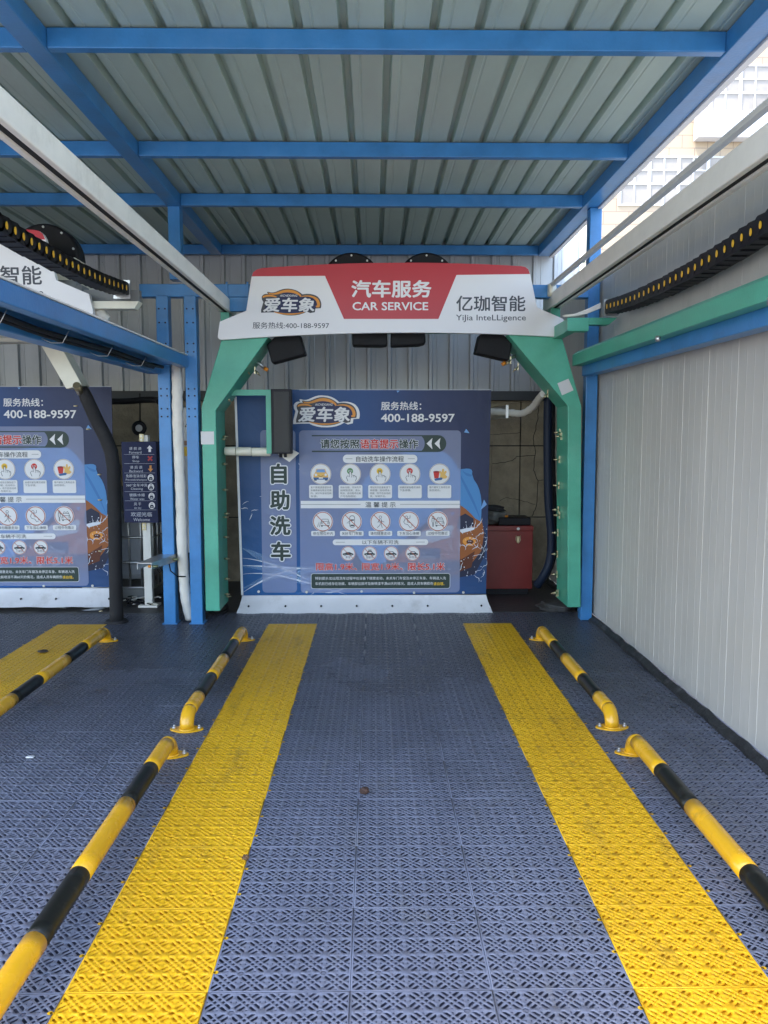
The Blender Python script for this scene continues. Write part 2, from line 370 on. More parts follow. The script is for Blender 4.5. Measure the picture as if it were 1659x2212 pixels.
# far rows under the banner's skirt
extra_rows = []
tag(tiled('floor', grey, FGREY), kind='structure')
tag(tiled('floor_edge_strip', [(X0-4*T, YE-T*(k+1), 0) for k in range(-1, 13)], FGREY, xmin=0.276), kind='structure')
def tabs(xe, sgn, ys, z):                  # little interlock ears along a strip's edge
    ev = []; ef = []
    for y in ys:
        o = len(ev); cx = xe+sgn*0.008
        ev += [(cx+0.0075*math.cos(R(45*k)), y+0.0075*math.sin(R(45*k)), z) for k in range(8)]; ef.append(tuple(range(o, o+8)))
        o = len(ev); ev += [(min(xe, cx), y-0.004, z), (max(xe, cx), y-0.004, z), (max(xe, cx), y+0.004, z), (min(xe, cx), y+0.004, z)]; ef.append((o, o+1, o+2, o+3))
    return ev, ef
for key in 'abc':
    xs = ye[key][0][0]; ys = sorted(y for _, y, _ in ye[key]); EV = []; EF = []
    for xe, sg in ((xs, -1), (xs+T, 1)):
        yy = [y+CELL*(k+(1 if sg > 0 else 2)) for y in ys for k in (0, 2)]
        ev, ef = tabs(xe, sg, yy, 0.0025); EF += [tuple(i+len(EV) for i in f) for f in ef]; EV += ev
    o = len(EV); EV += [(xs+.002, ys[0]+.002, -0.0125), (xs+T-.002, ys[0]+.002, -0.0125), (xs+T-.002, ys[-1]+T-.002, -0.0125), (xs+.002, ys[-1]+T-.002, -0.0125)]; EF.append((o, o+1, o+2, o+3))
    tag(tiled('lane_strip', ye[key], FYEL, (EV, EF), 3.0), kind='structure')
# filler slab between the own bay's last tile and the wall / the seam
f = MB(); f.box(-6, 1.84, 6.985, 8.6, -0.02, -0.006)
tag(f.build('back_floor', DARKC), kind='structure')

# ------------------------------------------------------------------ canopy: columns, beams, purlins, corrugated sheets
ZB = 3.355; ZP = 3.452; ZS = 3.457
canopy = thing('steel_canopy', 'blue steel canopy frame carrying the grey corrugated roof over the wash bays', 'canopy', (-3, 4, 0))
YF = 1.2                                    # front edge of the roof
def corr_x(mb, x0, x1, y0, y1, z, sgn=1, pitch=0.2133, ph=-0.14, top=0.026, h=0.045):
    """profile along X, ribs rising away by sgn*h"""
    k0 = math.floor((x0-ph)/pitch); pr = [(x0, 0)]
    k = k0
    while ph+k*pitch < x1+pitch:
        c = ph+k*pitch
        for dx, dz in ((-0.108+0.075, 0), (-0.031, 0.0), (-top/2-0.012, 0), (-top/2, h), (top/2, h), (top/2+0.012, 0), (0.062, 0), (0.066, 0.003), (0.074, 0.003), (0.078, 0)):
            if x0 < c+dx < x1: pr.append((c+dx, dz))
        k += 1
    pr.append((x1, 0)); pr.sort(key=lambda t: t[0])
    return pr
def roof_sheet(y0, y1, z):
    mb = MB(); pr = corr_x(mb, -15.0, 1.822, y0, y1, z); v = []; f_ = []  # sheet extended left, out of view, to cut the light reaching the rear
    for x, dz in pr: v += [(x, y0, z+dz), (x, y1, z+dz)]
    for i in range(len(pr)-1): f_.append((2*i, 2*i+1, 2*i+3, 2*i+2))
    mb.add(v, f_); n = len(v)
    mb.add([(x, y, zz+0.0035) for x, y, zz in v], [tuple(reversed(q)) for q in f_])
    return mb.build('roof_sheet', ROOF, canopy, fixn=False)
roof_sheet(YF, 6.26, ZS+0.004); roof_sheet(6.24, 8.75, ZS+0.001)
COLX = (-1.632, 1.790)
def long_beam(x0, x1):
    MB().box(x0, x1, YF+0.05, 8.42, ZB, ZP).build('beam', BLUE, canopy, bevel=0.006)
long_beam(-1.64, -1.532); long_beam(1.671, 1.792); long_beam(-5.25, -5.15); long_beam(-8.9, -8.8); long_beam(-14.9, -14.8)
for y in (1.3, 2.5, 4.00, 5.48, 6.63, 8.37):
    dp = 0.055
    for x0, x1 in ((-1.531, 1.670), (-5.149, -1.641), (-8.799, -5.251), (-14.799, -8.901)):
        MB().box(x0, x1, y, y+dp, ZB+0.004, ZP).build('purlin', BLUE, canopy, bevel=0.005)
for x in (-5.2, -8.85): MB().box(x-0.05, x+0.05, 6.6, 6.7, 0, ZB-0.001).build('column', BLUE, canopy, bevel=0.006)
for x in (1.79, -1.64, -5.2, -8.85): MB().box(x-0.05, x+0.05, 0.35, 0.45, -0.05, ZB-0.001).build('column', BLUE, canopy, bevel=0.006) if x < -5 or x > 99 else None
MB().box(1.730, 1.826, 6.63, 6.73, 0, ZB-0.001).build('column', BLUE, canopy, bevel=0.006)
MB().box(-1.634, -1.538, 6.63, 6.74, 2.785, ZB-0.001).build('column', BLUE, canopy, bevel=0.006)
# white edge trim along the right eave
MB().box(1.7935, 1.829, YF, 8.45, ZB-0.012, ZP+0.03).build('edge_trim', mat('white_trim', (0.68, 0.68, 0.68), 0.4), canopy)
# cross beam under the short column with two posts
cross = thing('portal_frame', 'blue cross beam carried by two drilled blue posts left of the green gantry', 'post frame', (-1.55, 6.6, 0))
zc1 = at(420, 613, 6.6).z; zc0 = at(420, 641, 6.6).z
MB().box(at(300, 620, 6.6)  .x, 1.729, 6.605, 6.70, zc0, zc1).build('cross_beam', BLUE, cross, bevel=0.005)
MB().box(at(491, 650, 6.6).x, at(540, 650, 6.6).x, 6.602, 6.66, at(500, 672, 6.6).z, zc0-0.002).build('splice_plate', BLUE, cross, bevel=0.003)
for px in (490, 535):
    MB().box(at(px, 630, 6.6).x-0.008, at(px, 630, 6.6).x+0.008, 6.59, 6.604, zc0-0.01, zc1+0.015).build('flange', BLUE, cross)
YPO = onfloor(400, 1348).y
posts = []
for (xa, xb) in ((354.5, 380), (412.5, 438)):
    a = at(xa, 1340, YPO).x; b = at(xb, 1340, YPO).x
    p = MB().box(a, b, YPO, YPO+0.11, 0.0, zc0-0.001).build('post', BLUE, cross, bevel=0.006); posts.append((a, b, p))
    for (zz) in [at(400, y, YPO).z for y in (667, 697, 840, 855, 883, 742, 760, 900)]:
        for q in (0.25, 0.75):
            MB().disc((a+(b-a)*q, YPO-0.0005, zz), 0.007, (0, 1, 0), 0.003, 10).build('bolt_hole', BLACKP, p)
    w_ = MB()
    for zz in (0.006,): w_.box(a-0.012, b+0.012, YPO-0.012, YPO+0.122, 0.0, 0.008)
    w_.build('base_plate', BLUE, p)

# ------------------------------------------------------------------ back wall, stone wall, side wall
YB = 8.5
bw = MB(); pr = corr_x(None, -15.0, 2.12, 0, 0, 0, pitch=0.2133, ph=-0.05, top=0.03, h=0.03)  # runs on left out of view with the roof, keeping the rear dark
v = []; f_ = []
for x, d in pr: v += [(x, YB-d, 1.98), (x, YB-d, 3.6)]
for i in range(len(pr)-1): f_.append((2*i, 2*i+2, 2*i+3, 2*i+1))
bw.add(v, f_); bw.add([(x, y+0.004, z) for x, y, z in v], [tuple(reversed(q)) for q in f_])
for k in range(60):
    for zz in (2.06, 2.75, 3.3): bw.disc((-0.05+0.2133*(k-52)+0.045, YB-0.004, zz), 0.008, (0, 1, 0), 0.010, 8)
bwo = tag(bw.build('corrugated_wall', BACKW, fixn=False), 'grey corrugated steel wall at the back of the bays above the dark ledge', 'wall')
lg = MB().box(-15, 1.8, 8.38, 8.62, 1.90, 1.992).build('ledge_beam', mat('dark_steel', (0.035, 0.038, 0.042), 0.5, var=0.2)); tag(lg, 'dark steel ledge beam running under the corrugated back wall', 'beam')
STONE = mat('rough_stone', (0.32, 0.265, 0.18), 0.85, var=0.22, vscale=7, bump=1.0, bscale=45, dirt=(0.17, 0.145, 0.11), dscale=1.5)
sw = thing('stone_wall', 'cracked brown stone slab wall behind the red cabinet and banners', 'wall', (0, 8.5, 0))
xj = at(1124, 960, YB).x; zj = (at(1124, 963, YB).z, at(1124, 1117, YB).z); m_ = MB()
zl = [-0.04, zj[1]-0.006, zj[1]+0.006, zj[0]-0.006, zj[0]+0.006, 1.899]
xs_ = [xj+0.62*k for k in range(-25, 2)]
for i in range(len(xs_)-1):
    for z0, z1 in ((zl[0], zl[1]), (zl[2], zl[3]), (zl[4], zl[5])): m_.box(xs_[i]+0.006, xs_[i+1]-0.006, YB, YB+0.10, z0, z1)
m_.build('slab', STONE, sw)
MB().box(-14.5, 1.83, YB+0.02, YB+0.09, -0.04, 1.895).build('joint_mortar', mat('dark_mortar', (0.02, 0.018, 0.016), 0.9), sw)
ck = Flat(lambda x, y, L: at(x, y, YB-0.002*L)); CRK = mat('crack', (0.02, 0.018, 0.014), 0.9)
def C18(x, y): return (972+.2563*x, 810+.2563*y)
def crack(pts, wd=1.0):
    p2 = []
    for i in range(len(pts)-1):
        for k in range(5):
            t = k/5; p2.append((pts[i][0]*(1-t)+pts[i+1][0]*t+rnd.uniform(-4, 4), pts[i][1]*(1-t)+pts[i+1][1]*t+rnd.uniform(-4, 4)))
    p2.append(pts[-1]); ck.line([C18(*q) for q in p2], wd, CRK, 1)
crack([(740, 140), (755, 240), (735, 400), (700, 540), (720, 650), (705, 800), (740, 890), (730, 1100), (690, 1190)], 1.5)
crack([(360, 750), (520, 725), (560, 690), (720, 678)], 1.2); crack([(740, 890), (800, 884)]); crack([(320, 505), (430, 500), (590, 485)], 0.8)
crack([(420, 1060), (470, 1030), (600, 1060), (720, 1090)], 0.8); crack([(350, 560), (352, 860), (330, 1000)], 0.6)
ck.build('crack', sw)

WX = 1.846; ZW = 2.81
sp = MB(); pr = []
y = 0.15
while y < 8.46:
    for dy, d in ((0.0, 0), (0.004, -0.002), (0.010, -0.002), (0.014, 0.0), (0.085, 0), (0.091, 0.0010), (0.097, 0), (0.185, 0), (0.191, 0.0010), (0.197, 0), (0.27, 0), (0.276, 0.0010), (0.282, 0)): pr.append((y+dy, d))
    y += 0.36
v = []; f_ = []
for yy, d in pr: v += [(WX-d, yy, 0.045), (WX-d, yy, ZW)]
for i in range(len(pr)-1): f_.append((2*i, 2*i+2, 2*i+3, 2*i+1))
sp.add(v, f_); n_ = pr[-1][0]
sp.add([(WX+0.05, 0.15, 0.045), (WX+0.05, n_, 0.045), (WX+0.05, n_, ZW), (WX+0.05, 0.15, ZW)], [(0, 1, 2, 3)])
sp.add([(WX, 0.15, ZW), (WX+0.05, 0.15, ZW), (WX+0.05, n_, ZW), (WX, n_, ZW)], [(0, 1, 2, 3)])
sp.add([(WX, 0.15, 0.045), (WX+0.05, 0.15, 0.045), (WX+0.05, 0.15, ZW), (WX, 0.15, ZW)], [(0, 1, 2, 3)])
swl = thing('panel_wall', 'pale grey ribbed sandwich panel wall along the right side of the bay', 'wall', (WX, 4, 0))
sp.build('wall_panel', PANEL, swl, fixn=False)
sk = MB(); n_s = 90; v = []; f_ = []
for i in range(n_s+1):
    yy = 0.15+8.3*i/n_s; a = rnd.uniform(-0.008, 0.008); h = 0.036+rnd.uniform(-0.006, 0.008)
    v += [(1.802+a, yy, -0.02), (1.806+a, yy, h-0.022), (1.826, yy, h-0.006), (WX-0.001, yy, h+0.004)]
for i in range(n_s):
    for k in range(3): f_.append((4*i+k, 4*i+k+1, 4*i+k+5, 4*i+k+4))
sk.add(v, f_)
sk.build('sealing_strip', mat('bitumen_seal', (0.03, 0.03, 0.03), 0.6, var=0.4, vscale=9, bump=1.0, bscale=30, dirt=(0.22, 0.22, 0.21), dscale=7), swl, fixn=False)

# ------------------------------------------------------------------ rails
def rail_white(name, label, xi, xo, z0, z1, y0, y1):
    t = thing(name, label, 'rail', ((xi+xo)/2, (y0+y1)/2, z0))
    xa, xb = min(xi, xo), max(xi, xo); xm = (xa+xb)/2
    m = MB(); m.box(xa, xm-0.016, y0, y1, z0, z1, bev=0.006); m.box(xm+0.016, xb, y0, y1, z0, z1, bev=0.006); m.box(xm-0.0161, xm+0.0161, y0+.002, y1-.002, z0+0.035, z1-0.002)
    m.build('channel', WHITEP, t)
    MB().box(xm-0.0155, xm+0.0155, y0+0.001, y1-0.001, z0+0.008, z0+0.034).build('slot', SLOT, t)
    return t
rl = rail_white('overhead_rail', 'cream overhead rail on the left side, running to the sign left of its logo', -1.15, -1.24, 2.530, 2.630, 0.4, 6.9)
rr = rail_white('overhead_rail', 'cream overhead rail on the right side, running past the open gap to the sign', 1.42, 1.518, 2.566, 2.678, 0.4, 6.9)
bt = thing('drive_belt', 'thin toothed belt stretched above the right cream rail', 'belt', (1.42, 3.5, 2.7))
m_ = MB(); m_.box(1.41, 1.44, 0.4, 6.62, 2.744, 2.752)
for i in range(380): m_.box(1.41, 1.44, 0.5+i*0.016, 0.508+i*0.016, 2.752, 2.7555)
m_.box(1.41, 1.44, 0.4, 6.62, 2.728, 2.7439)
m_.build('belt', mat('grey_belt', (0.55, 0.54, 0.51), 0.5), bt)
m_ = MB(); m_.disc((1.425, 6.6, 2.70), 0.05, (1, 0, 0), 0.06, 20); m_.build('pulley', CREAM, bt)
# left pair of blue rails with cables between
def chan(name, label, x0, x1, z0, z1, y0, y1, m, cat='beam'):
    o = MB().box(x0, x1, y0, y1, z0, z1).build(name, m, bevel=0.006); return tag(o, label, cat)
chan('blue_rail', 'bright blue rail beam ending at the right post, between the two bays', -1.545, -1.475, 2.08, 2.170, 0.4, YPO-0.002, BLUE)
chan('blue_rail', 'darker blue rail beam behind the bright one, ending at the left post', -1.80, -1.70, 2.03, 2.12, 0.4, YPO-0.002, BLUE)
MB_ = MB().box(-1.55, -1.47, 0.4, YPO-0.05, 2.1715, 2.180); tag(MB_.build('rail_top_glint', WHITEP), 'white strip standing for light reflected along the bright blue rail top', 'strip')  # white colour stands in for light reflecting along the rail's top
tag(MB().box(-1.699, -1.546, 0.4, YPO-0.01, 2.100, 2.112).build('rail_web', BLUE), 'blue plate closing the gap between the two left blue rails', 'plate')
cb = thing('cable_bundle', 'black cables sagging between the two blue rails left of the bay', 'cable', (-1.62, 3.5, 2.06))
for k in range(3):
    pts = [(-1.66+0.03*k+0.006*math.sin(i*1.3+k), 0.6+i*0.2, 2.045+0.010*(k % 2)+0.02-0.012*abs(math.sin(i*0.42+0.1*k))) for i in range(29)]
    MB().tube(pts, 0.013, 10).build('cable', BLACKR, cb)
for y in (5.6, 4.9, 4.2, 3.5, 2.8):
    MB().tube([(-1.69, y, 2.04), (-1.64, y, 2.018), (-1.585, y, 2.018), (-1.55, y, 2.08)], 0.0025, 6).build('cable_tie', STEEL, cb)
# right green over blue
grl = thing('green_rail', 'green rail beam along the right panel wall ending behind the gantry', 'beam', (1.66, 3.5, 2.1))
m_ = MB(); m_.prism([(1.605, 2.10), (1.69, 2.10), (1.69, 2.212), (1.632, 2.212), (1.605, 2.188)], 0.4, 6.6); m_.build('channel', GREEN, grl, bevel=0.004)
for y in (3.3, 4.6): MB().disc((1.60, y, 2.09), 0.016, (0, 0, 1), 0.03, 8).build('bolt', STEEL, grl)
chan('blue_rail', 'dark blue rail beam under the green rail along the right panel wall', 1.692, 1.79, 2.022, 2.12, 0.4, 6.628, BLUE)

# ------------------------------------------------------------------ wheel guide bars
def guide_bar(x, yn, yf, bands, label, group='wheel guide bars'):
    t = thing('wheel_guide_bar', label, 'guide bar', (x, (yn+yf)/2, 0), group)
    r = 0.037; zc = 0.082; pts = []; mis = []
    def elbow(y, s):     # quarter bends down to the flange
        return [(x, y+s*(0.075*(1-math.cos(R(a)))-0.075), zc-0.075+0.075*math.sin(R(a))) for a in (0, 22, 45, 67, 90)]
    near = [(x, yn, 0.008)]+[(x, yn+0.075*(1-math.cos(R(a))), zc-0.075+0.075*math.sin(R(a))) for a in (0, 20, 40, 60, 75, 90)]
    farp = [(x, yf-0.075*(1-math.cos(R(a))), zc-0.075+0.075*math.sin(R(a))) for a in (90, 75, 60, 40, 20, 0)]+[(x, yf, 0.008)]
    yb = [yn+0.075]+bands+[yf-0.075]
    pn = MB().tube(near, r, 18).build('elbow', YELLOWP, t); pf = MB().tube(farp, r, 18).build('elbow', YELLOWP, t)
    for i in range(len(yb)-1):
        rr_ = r+0.0004 if i % 2 == 0 else r
        MB().tube([(x, yb[i]+(yb[i+1]-yb[i])*q/6, zc) for q in range(7)], rr_, 22).build('band', YELLOWP if i % 2 == 0 else BLACKG, t)
    for yy, nm in ((yn, 'flange'), (yf, 'flange')):
        m = MB(); n = 28; pts = []
        for k in range(n):
            a = 2*math.pi*k/n; ex = math.cos(a); pts.append((x+0.088*ex*(0.9+0.1*abs(ex)), yy+0.052*math.sin(a)*(1-0.35*ex*ex)))
        m.add([(p[0], p[1], 0.001) for p in pts]+[(p[0], p[1], 0.008) for p in pts], [tuple(range(n-1, -1, -1)), tuple(range(n, 2*n))]+[(k, (k+1) % n, (k+1) % n+n, k+n) for k in range(n)])
        m.tube([(x, yy, 0.006), (x, yy, 0.014)], [0.046, 0.039], 18)
        fl = m.build(nm, YELLOWP, t)
        for s in (-1, 1):
            b = MB().disc((x+s*0.066, yy, 0.013), 0.011, (0, 0, 1), 0.010, 6); b.disc((x+s*0.066, yy, 0.022), 0.006, (0, 0, 1), 0.012, 8); b.build('bolt', STEEL, fl)
    return t
guide_bar(-0.99, 4.15, 6.01, [4.44, 4.80, 5.21, 5.60], 'far striped guide bar left of the left yellow strip, ending below the blue posts')
guide_bar(-0.99, 1.80, 3.81, [2.232, 2.59, 3.11, 3.455], 'near striped guide bar left of the left yellow strip, leaving at the bottom left')
guide_bar(1.265, 4.15, 6.0, [4.41, 4.75, 5.20, 5.53], 'far striped guide bar between the right yellow strip and panel wall')
guide_bar(1.265, 1.80, 3.81, [2.20, 2.575, 3.06, 3.41], 'near striped guide bar right of the right yellow strip, running out of the photo')
guide_bar(-2.02, 3.98, 6.0, [4.41, 4.76, 5.20, 5.52], 'striped guide bar beside the left bay yellow strip, cut by the photo edge')

# ------------------------------------------------------------------ gantry with its sign
YG0, YG1, YS = 6.55, 6.95, 6.5
def sign_board(parent, dx=0, dy=0, dz=0):
    def W(px, py, L=0):
        p = at(px, py, YS); return (p.x+dx, YS-0.0010*L+dy, p.z+dz)
    top = []
    for i in range(17):
        t = i/16; px = 566+(1126-566)*t; base = 579+(575-579)*t; top.append((px, base-9.5*(1-(2*t-1)**2)))
    bot = [(1213-(1213-480)*i/16, 728+(734-728)*i/16 - 12.5*(1-(2*i/16-1)**2)) for i in range(17)]
    out = top + [(1135, 577), (1141, 582), (1145, 590), (1160, 664), (1217, 689), (1222.5, 721), (1221, 726)] + bot + [(474, 733), (470, 728), (474.7, 695), (532, 671), (543.5, 597), (547, 588), (555, 582)]
    b = MB(); n = len(out); v = [W(x, y, 0) for x, y in out]; v2 = [(x, y+0.04, z) for x, y, z in v]
    b.add(v+v2, [tuple(range(n)), tuple(range(2*n-1, n-1, -1))]+[((i+1) % n, i, i+n, (i+1) % n+n) for i in range(n)])
    sb = b.build('sign_board', PSIGNW, parent)
    r = Flat(W)
    red = top + [(1135, 577), (1141, 582), (1145, 592)] + [(986, 594), (947, 689), (743, 689), (702, 596), (543.7, 597), (547, 588), (555, 582)]
    r.poly(red, PSIGNR, 1); r.build('red_panel', sb)
    t = Flat(W); GREYT = pmat('sign_grey', (0.075, 0.08, 0.095))
    t.text('汽车服务', 760, 606, 931, 642, PSIGNW, 2, bold=0.028)
    t.text('CAR SERVICE', 762, 653, 924.5, 670, PSIGNW, 2, bold=0.018)
    t.build('lettering', sb)
    t = Flat(W); t.text('亿珈智能', 986, 639, 1134.5, 672, GREYT, 1, bold=0.016); t.build('lettering', sb); t = Flat(W); t.text('YiJia InteLLigence', 985, 680, 1136, 696, GREYT, 1, bold=0.006); t.build('lettering', sb)
    t = Flat(W); t.text('服务热线:400-188-9597', 546, 696, 711, 710, GREYT, 1, bold=0.008); t.build('lettering', sb)
    logo(W, 564, 623, 695, 683, sb, rim=False)
    return sb
def bez(p0, p1, p2, p3, n=10): return [tuple((1-t)**3*p0[i]+3*(1-t)**2*t*p1[i]+3*(1-t)*t*t*p2[i]+t**3*p3[i] for i in (0, 1)) for t in [k/n for k in range(n+1)]]
def logo(W, x0, y0, x1, y1, parent, rim):
    """car shaped badge; drawn in a 530 x 245 frame"""
    def N(x, y, L): return W(x0+(x1-x0)*x/530, y0+(y1-y0)*y/245, L)
    lg = Flat(N)
    out = ([(5, 75)]+bez((5, 75), (15, 50), (40, 45), (60, 50), 4)+[(52, 35)]+bez((60, 30), (130, 55), (150, 0), (235, 2), 8)+bez((235, 2), (310, 5), (345, 40), (360, 52), 6)
           + bez((365, 52), (430, 40), (490, 60), (505, 85), 6)+bez((510, 90), (530, 120), (530, 150), (522, 175), 5)+[(475, 178), (470, 210), (430, 218), (400, 205)]
           + bez((400, 205), (330, 250), (200, 250), (130, 212), 8)+[(60, 212), (0, 215), (0, 190), (20, 120), (8, 100)])
    cx, cy = 262, 122
    if rim:
        lg.poly([(cx+(x-cx)*1.07+ (14 if x > cx else -14)*0.5, cy+(y-cy)*1.12) for x, y in out], PW, 1)
    lg.poly(out, pmat('badge_grey', (0.07, 0.068, 0.075)), 2)
    inn = bez((175, 60), (200, 20), (290, 20), (330, 60), 8)+[(360, 75), (430, 75), (490, 100), (500, 160), (460, 190)]+bez((380, 200), (320, 225), (200, 225), (140, 200), 6)+[(30, 195), (45, 110), (140, 80)]
    lg.poly(inn, PN, 2.7)
    up = bez((60, 38), (130, 60), (160, 12), (235, 10), 8)+bez((240, 10), (305, 14), (335, 40), (352, 62), 6)+[(345, 78)]+bez((330, 62), (300, 38), (235, 36), 
        (235, 36), 5)+bez((225, 36), (170, 34), (150, 70), (70, 50), 6)
    lg.poly(up, PO, 3.4)
    lg.poly(bez((15, 70), (40, 50), (100, 50), (140, 76), 6)+bez((130, 80), (80, 66), (40, 74), (15, 84), 6), PO, 3.4)
    lg.poly(bez((345, 72), (420, 48), (490, 70), (505, 105), 7)+bez((512, 120), (520, 140), (515, 160), (508, 168), 4)+[(480, 168), (478, 155), (490, 150)]+bez((488, 130), (480, 90), (430, 62), (352, 74), 7), PO, 3.4)
    lg.poly(bez((110, 205), (180, 226), (320, 226), (385, 205), 8)+bez((370, 215), (300, 240), (190, 240), (120, 214), 8), PO, 3.4)
    lg.text('爱车象', 22, 86, 462, 205, PW, 4.2, bold=0.030, shear=0.12)
    lg.text('AICHEXIANG', 165, 55, 318, 74, PW, 4.2, bold=0.01, shear=0.2)
    return lg.build('logo', parent)

def blower(parent, px, dx=0, dy=0, dz=0):
    c = at(px, 614, 6.78); c = Vector((c.x+dx, c.y+dy, c.z+dz))
    h = MB(); h.tube([c+Vector((0, -0.07, 0)), c+Vector((0, -0.06, 0)), c+Vector((0, 0.06, 0)), c+Vector((0, 0.07, 0))], [0.225, 0.24, 0.24, 0.225], 36)
    ho = h.build('blower', BLACKP, parent)
    b = MB()
    for k in range(10): b.disc(c+Vector((0.215*math.cos(R(36*k+18)), -0.074, 0.215*math.sin(R(36*k+18)))), 0.008, (0, 1, 0), 0.008, 8)
    b.build('screw', STEEL, ho)
    return ho
gan = thing('wash_gantry', 'green car wash gantry with red and white sign spanning the middle bay', 'car wash gantry', (0.145, 6.75, 0))
gl = [at(*p, YG0) for p in ((480, 728), (435, 880), (444.5, 1320), (475, 1320), (466, 887), (580, 728))]
zbot = 0.085
def legpoly(pts): return [(p.x, p.z) for p in pts]
lg_ = MB().prism(legpoly(gl), YG0, YG1).build('left_leg' if False else 'leg', GREEN, gan, bevel=0.006)
gr_ = [at(*p, YG0) for p in ((1213.6, 726), (1256, 877), (1254.5, 1312), (1226, 1312), (1226.6, 877), (1096, 722))]
lg2 = MB().prism(legpoly(gr_), YG0, YG1).build('leg', GREEN, gan, bevel=0.006)
zt = at(840, 600, YG0).z; zb_ = at(840, 722, YG0).z+0.02
zm_ = at(840, 690, YG0).z
MB().box(gl[0].x+0.03, gr_[0].x-0.03, YG0+0.002, YG1-0.002, zb_+0.03, zm_-0.03).build('top_beam', GREEN, gan, bevel=0.006)
MB().box(at(575, 600, YG0).x, at(1115, 600, YG0).x, YG0+0.004, YG1-0.1, zm_-0.029, zt-0.05).build('blower_housing', GREEN, gan, bevel=0.006)
sb = sign_board(gan)
for px in (760, 920): blower(gan, px)
def nozzle(poly, parent):   # poly px at Y
    m = MB(); y0, y1 = 6.66, 6.84
    q = [at(x, y, y0) for x, y in poly]; m.prism([(p.x, p.z) for p in q], y0, y1)
    return m.build('air_nozzle', BLACKR, parent, bevel=0.012)
nozzle([(760, 700), (836, 700), (837, 745), (822, 747), (761, 746)], gan); nozzle([(845, 700), (917, 700), (920, 741), (905, 745), (844, 747)], gan)
nozzle([(600, 720), (648, 722), (660, 765), (587, 785), (576, 745)], gan); nozzle([(1036, 722), (1084, 718), (1106, 742), (1100, 779), (1027, 762)], gan)
# spray jets on the legs' inner faces
def jet(parent, p, ax, k=1.0):
    p = Vector(p); a = Vector(ax).normalized(); m = MB()
    m.tube([p, p+a*0.018*k, p+a*0.019*k, p+a*0.032*k, p+a*0.033*k, p+a*0.05*k], [0.006, 0.006, 0.011, 0.011, 0.0055, 0.005], 8)
    m.box(p.x-0.004*a.x*a.x-0.0035, p.x+0.0035, p.y-0.002, p.y+0.002, p.z-0.03, p.z+0.03)
    return m.build('spray_jet', BRASS, parent)
xi = 0.5*(gl[3].x+gl[4].x)
for yz in (615, 645, 957, 1280, 1585, 1620, 1870): 
    p = at(481, 837+.1725*yz, YG0+0.24); jet(lg_, (gl[4].x-0.004+(gl[3].x-gl[4].x)*(1.9-p.z)/1.8, YG0+0.22+0.05*(yz in (615, 1585)), p.z), (1, 0, 0))
for yz in (305, 575, 825, 1018, 1060):
    p = at(481, 1107+.1725*yz, YG0+0.24); jet(lg_, (gl[4].x-0.004+(gl[3].x-gl[4].x)*(1.9-p.z)/1.8, YG0+0.22+0.05*(yz == 1060), p.z), (1, 0, 0))
for yz in (485, 517, 712, 930, 1135, 1175, 1328, 1508, 1678, 1825, 1838):
    p = at(1209, 810+.2563*yz, YG0+0.28); jet(lg2, (gr_[4].x+0.004-0.006*(1.9-p.z)/1.8*0, YG0+0.27-0.05*(yz in (517, 1175, 1825)), p.z), (-1, 0, 0))
for (x, y, par, s) in ((534, 797, lg_, 1), (556, 800, lg_, 1), (494, 858, lg_, 1), (1114, 792, lg2, -1), (1098, 778, lg2, -1), (1178, 850, lg2, -1)):
    p = at(x, y, YG0+0.2); jet(par, p-Vector((s*0.02, 0, 0.0)), (s*0.7, -0.1, -0.7), 1.25)
for (x, y, par, s) in ((571, 795, lg_, 1), (1092, 783, lg2, -1)):
    a = at(x-s*22, y-14, YG0+0.25); b = at(x, y, YG0+0.25)
    MB().tube([a, a*0.4+b*0.6+Vector((0, 0, 0.012)), b], [0.014, 0.014, 0.013], 10).build('spray_jet', STEEL, par)
    MB().tube([b, b+(b-a).normalized()*0.035], 0.016, 10).build('jet_cap', ORANGEC, par)
st = mat('plain_white_sticker', (0.62, 0.61, 0.6), 0.5)
p0 = [at(*q, YG0-0.002) for q in ((433.5, 932), (462, 932), (462.5, 960), (434.5, 960))]
MB().add([tuple(q) for q in p0], [(0, 1, 2, 3)]).build('sticker', st, lg_)
p0 = [at(*q, YG0-0.002) for q in ((1204, 828), (1228, 818), (1239, 843), (1214, 854))]
MB().add([tuple(q) for q in p0], [(0, 1, 2, 3)]).build('sticker', st, lg2)
# hangers up to the rails and the bracket that tows the cable chain
for x0, x1, zt_ in ((-1.23, -1.16, 2.53), (1.43, 1.505, 2.566)):
    MB().box(x0, x1, 6.62, 6.74, zm_-0.031, zt_-0.001).build('hanger', GREEN, gan, bevel=0.004)
YBK = 6.02
br = MB(); a = at(1226, 686, YBK); b = at(1272, 715, YBK); c = at(1334, 701, YBK); d = at(1316, 701, YBK)
br.box(a.x, b.x, YBK, YBK+0.10, b.z, a.z, bev=0.004); br.prism([(b.x+0.001, a.z), (c.x, a.z), (d.x, c.z), (b.x+0.001, c.z)], YBK+0.005, YBK+0.095)
br.box(a.x+0.01, a.x+0.08, YBK+0.101, 6.62, b.z+0.002, a.z-0.002)
br.build('chain_bracket', GREEN, gan)
for k in range(3):
    p = [at(1216+k*3, 683-k, 6.05), at(1240, 682-k, 6.05), at(1268, 676-3*k, 6.04), at(1298, 664-4*k, 6.03)]
    MB().tube(p, 0.007, 8).build('white_cable', WRAP, gan)
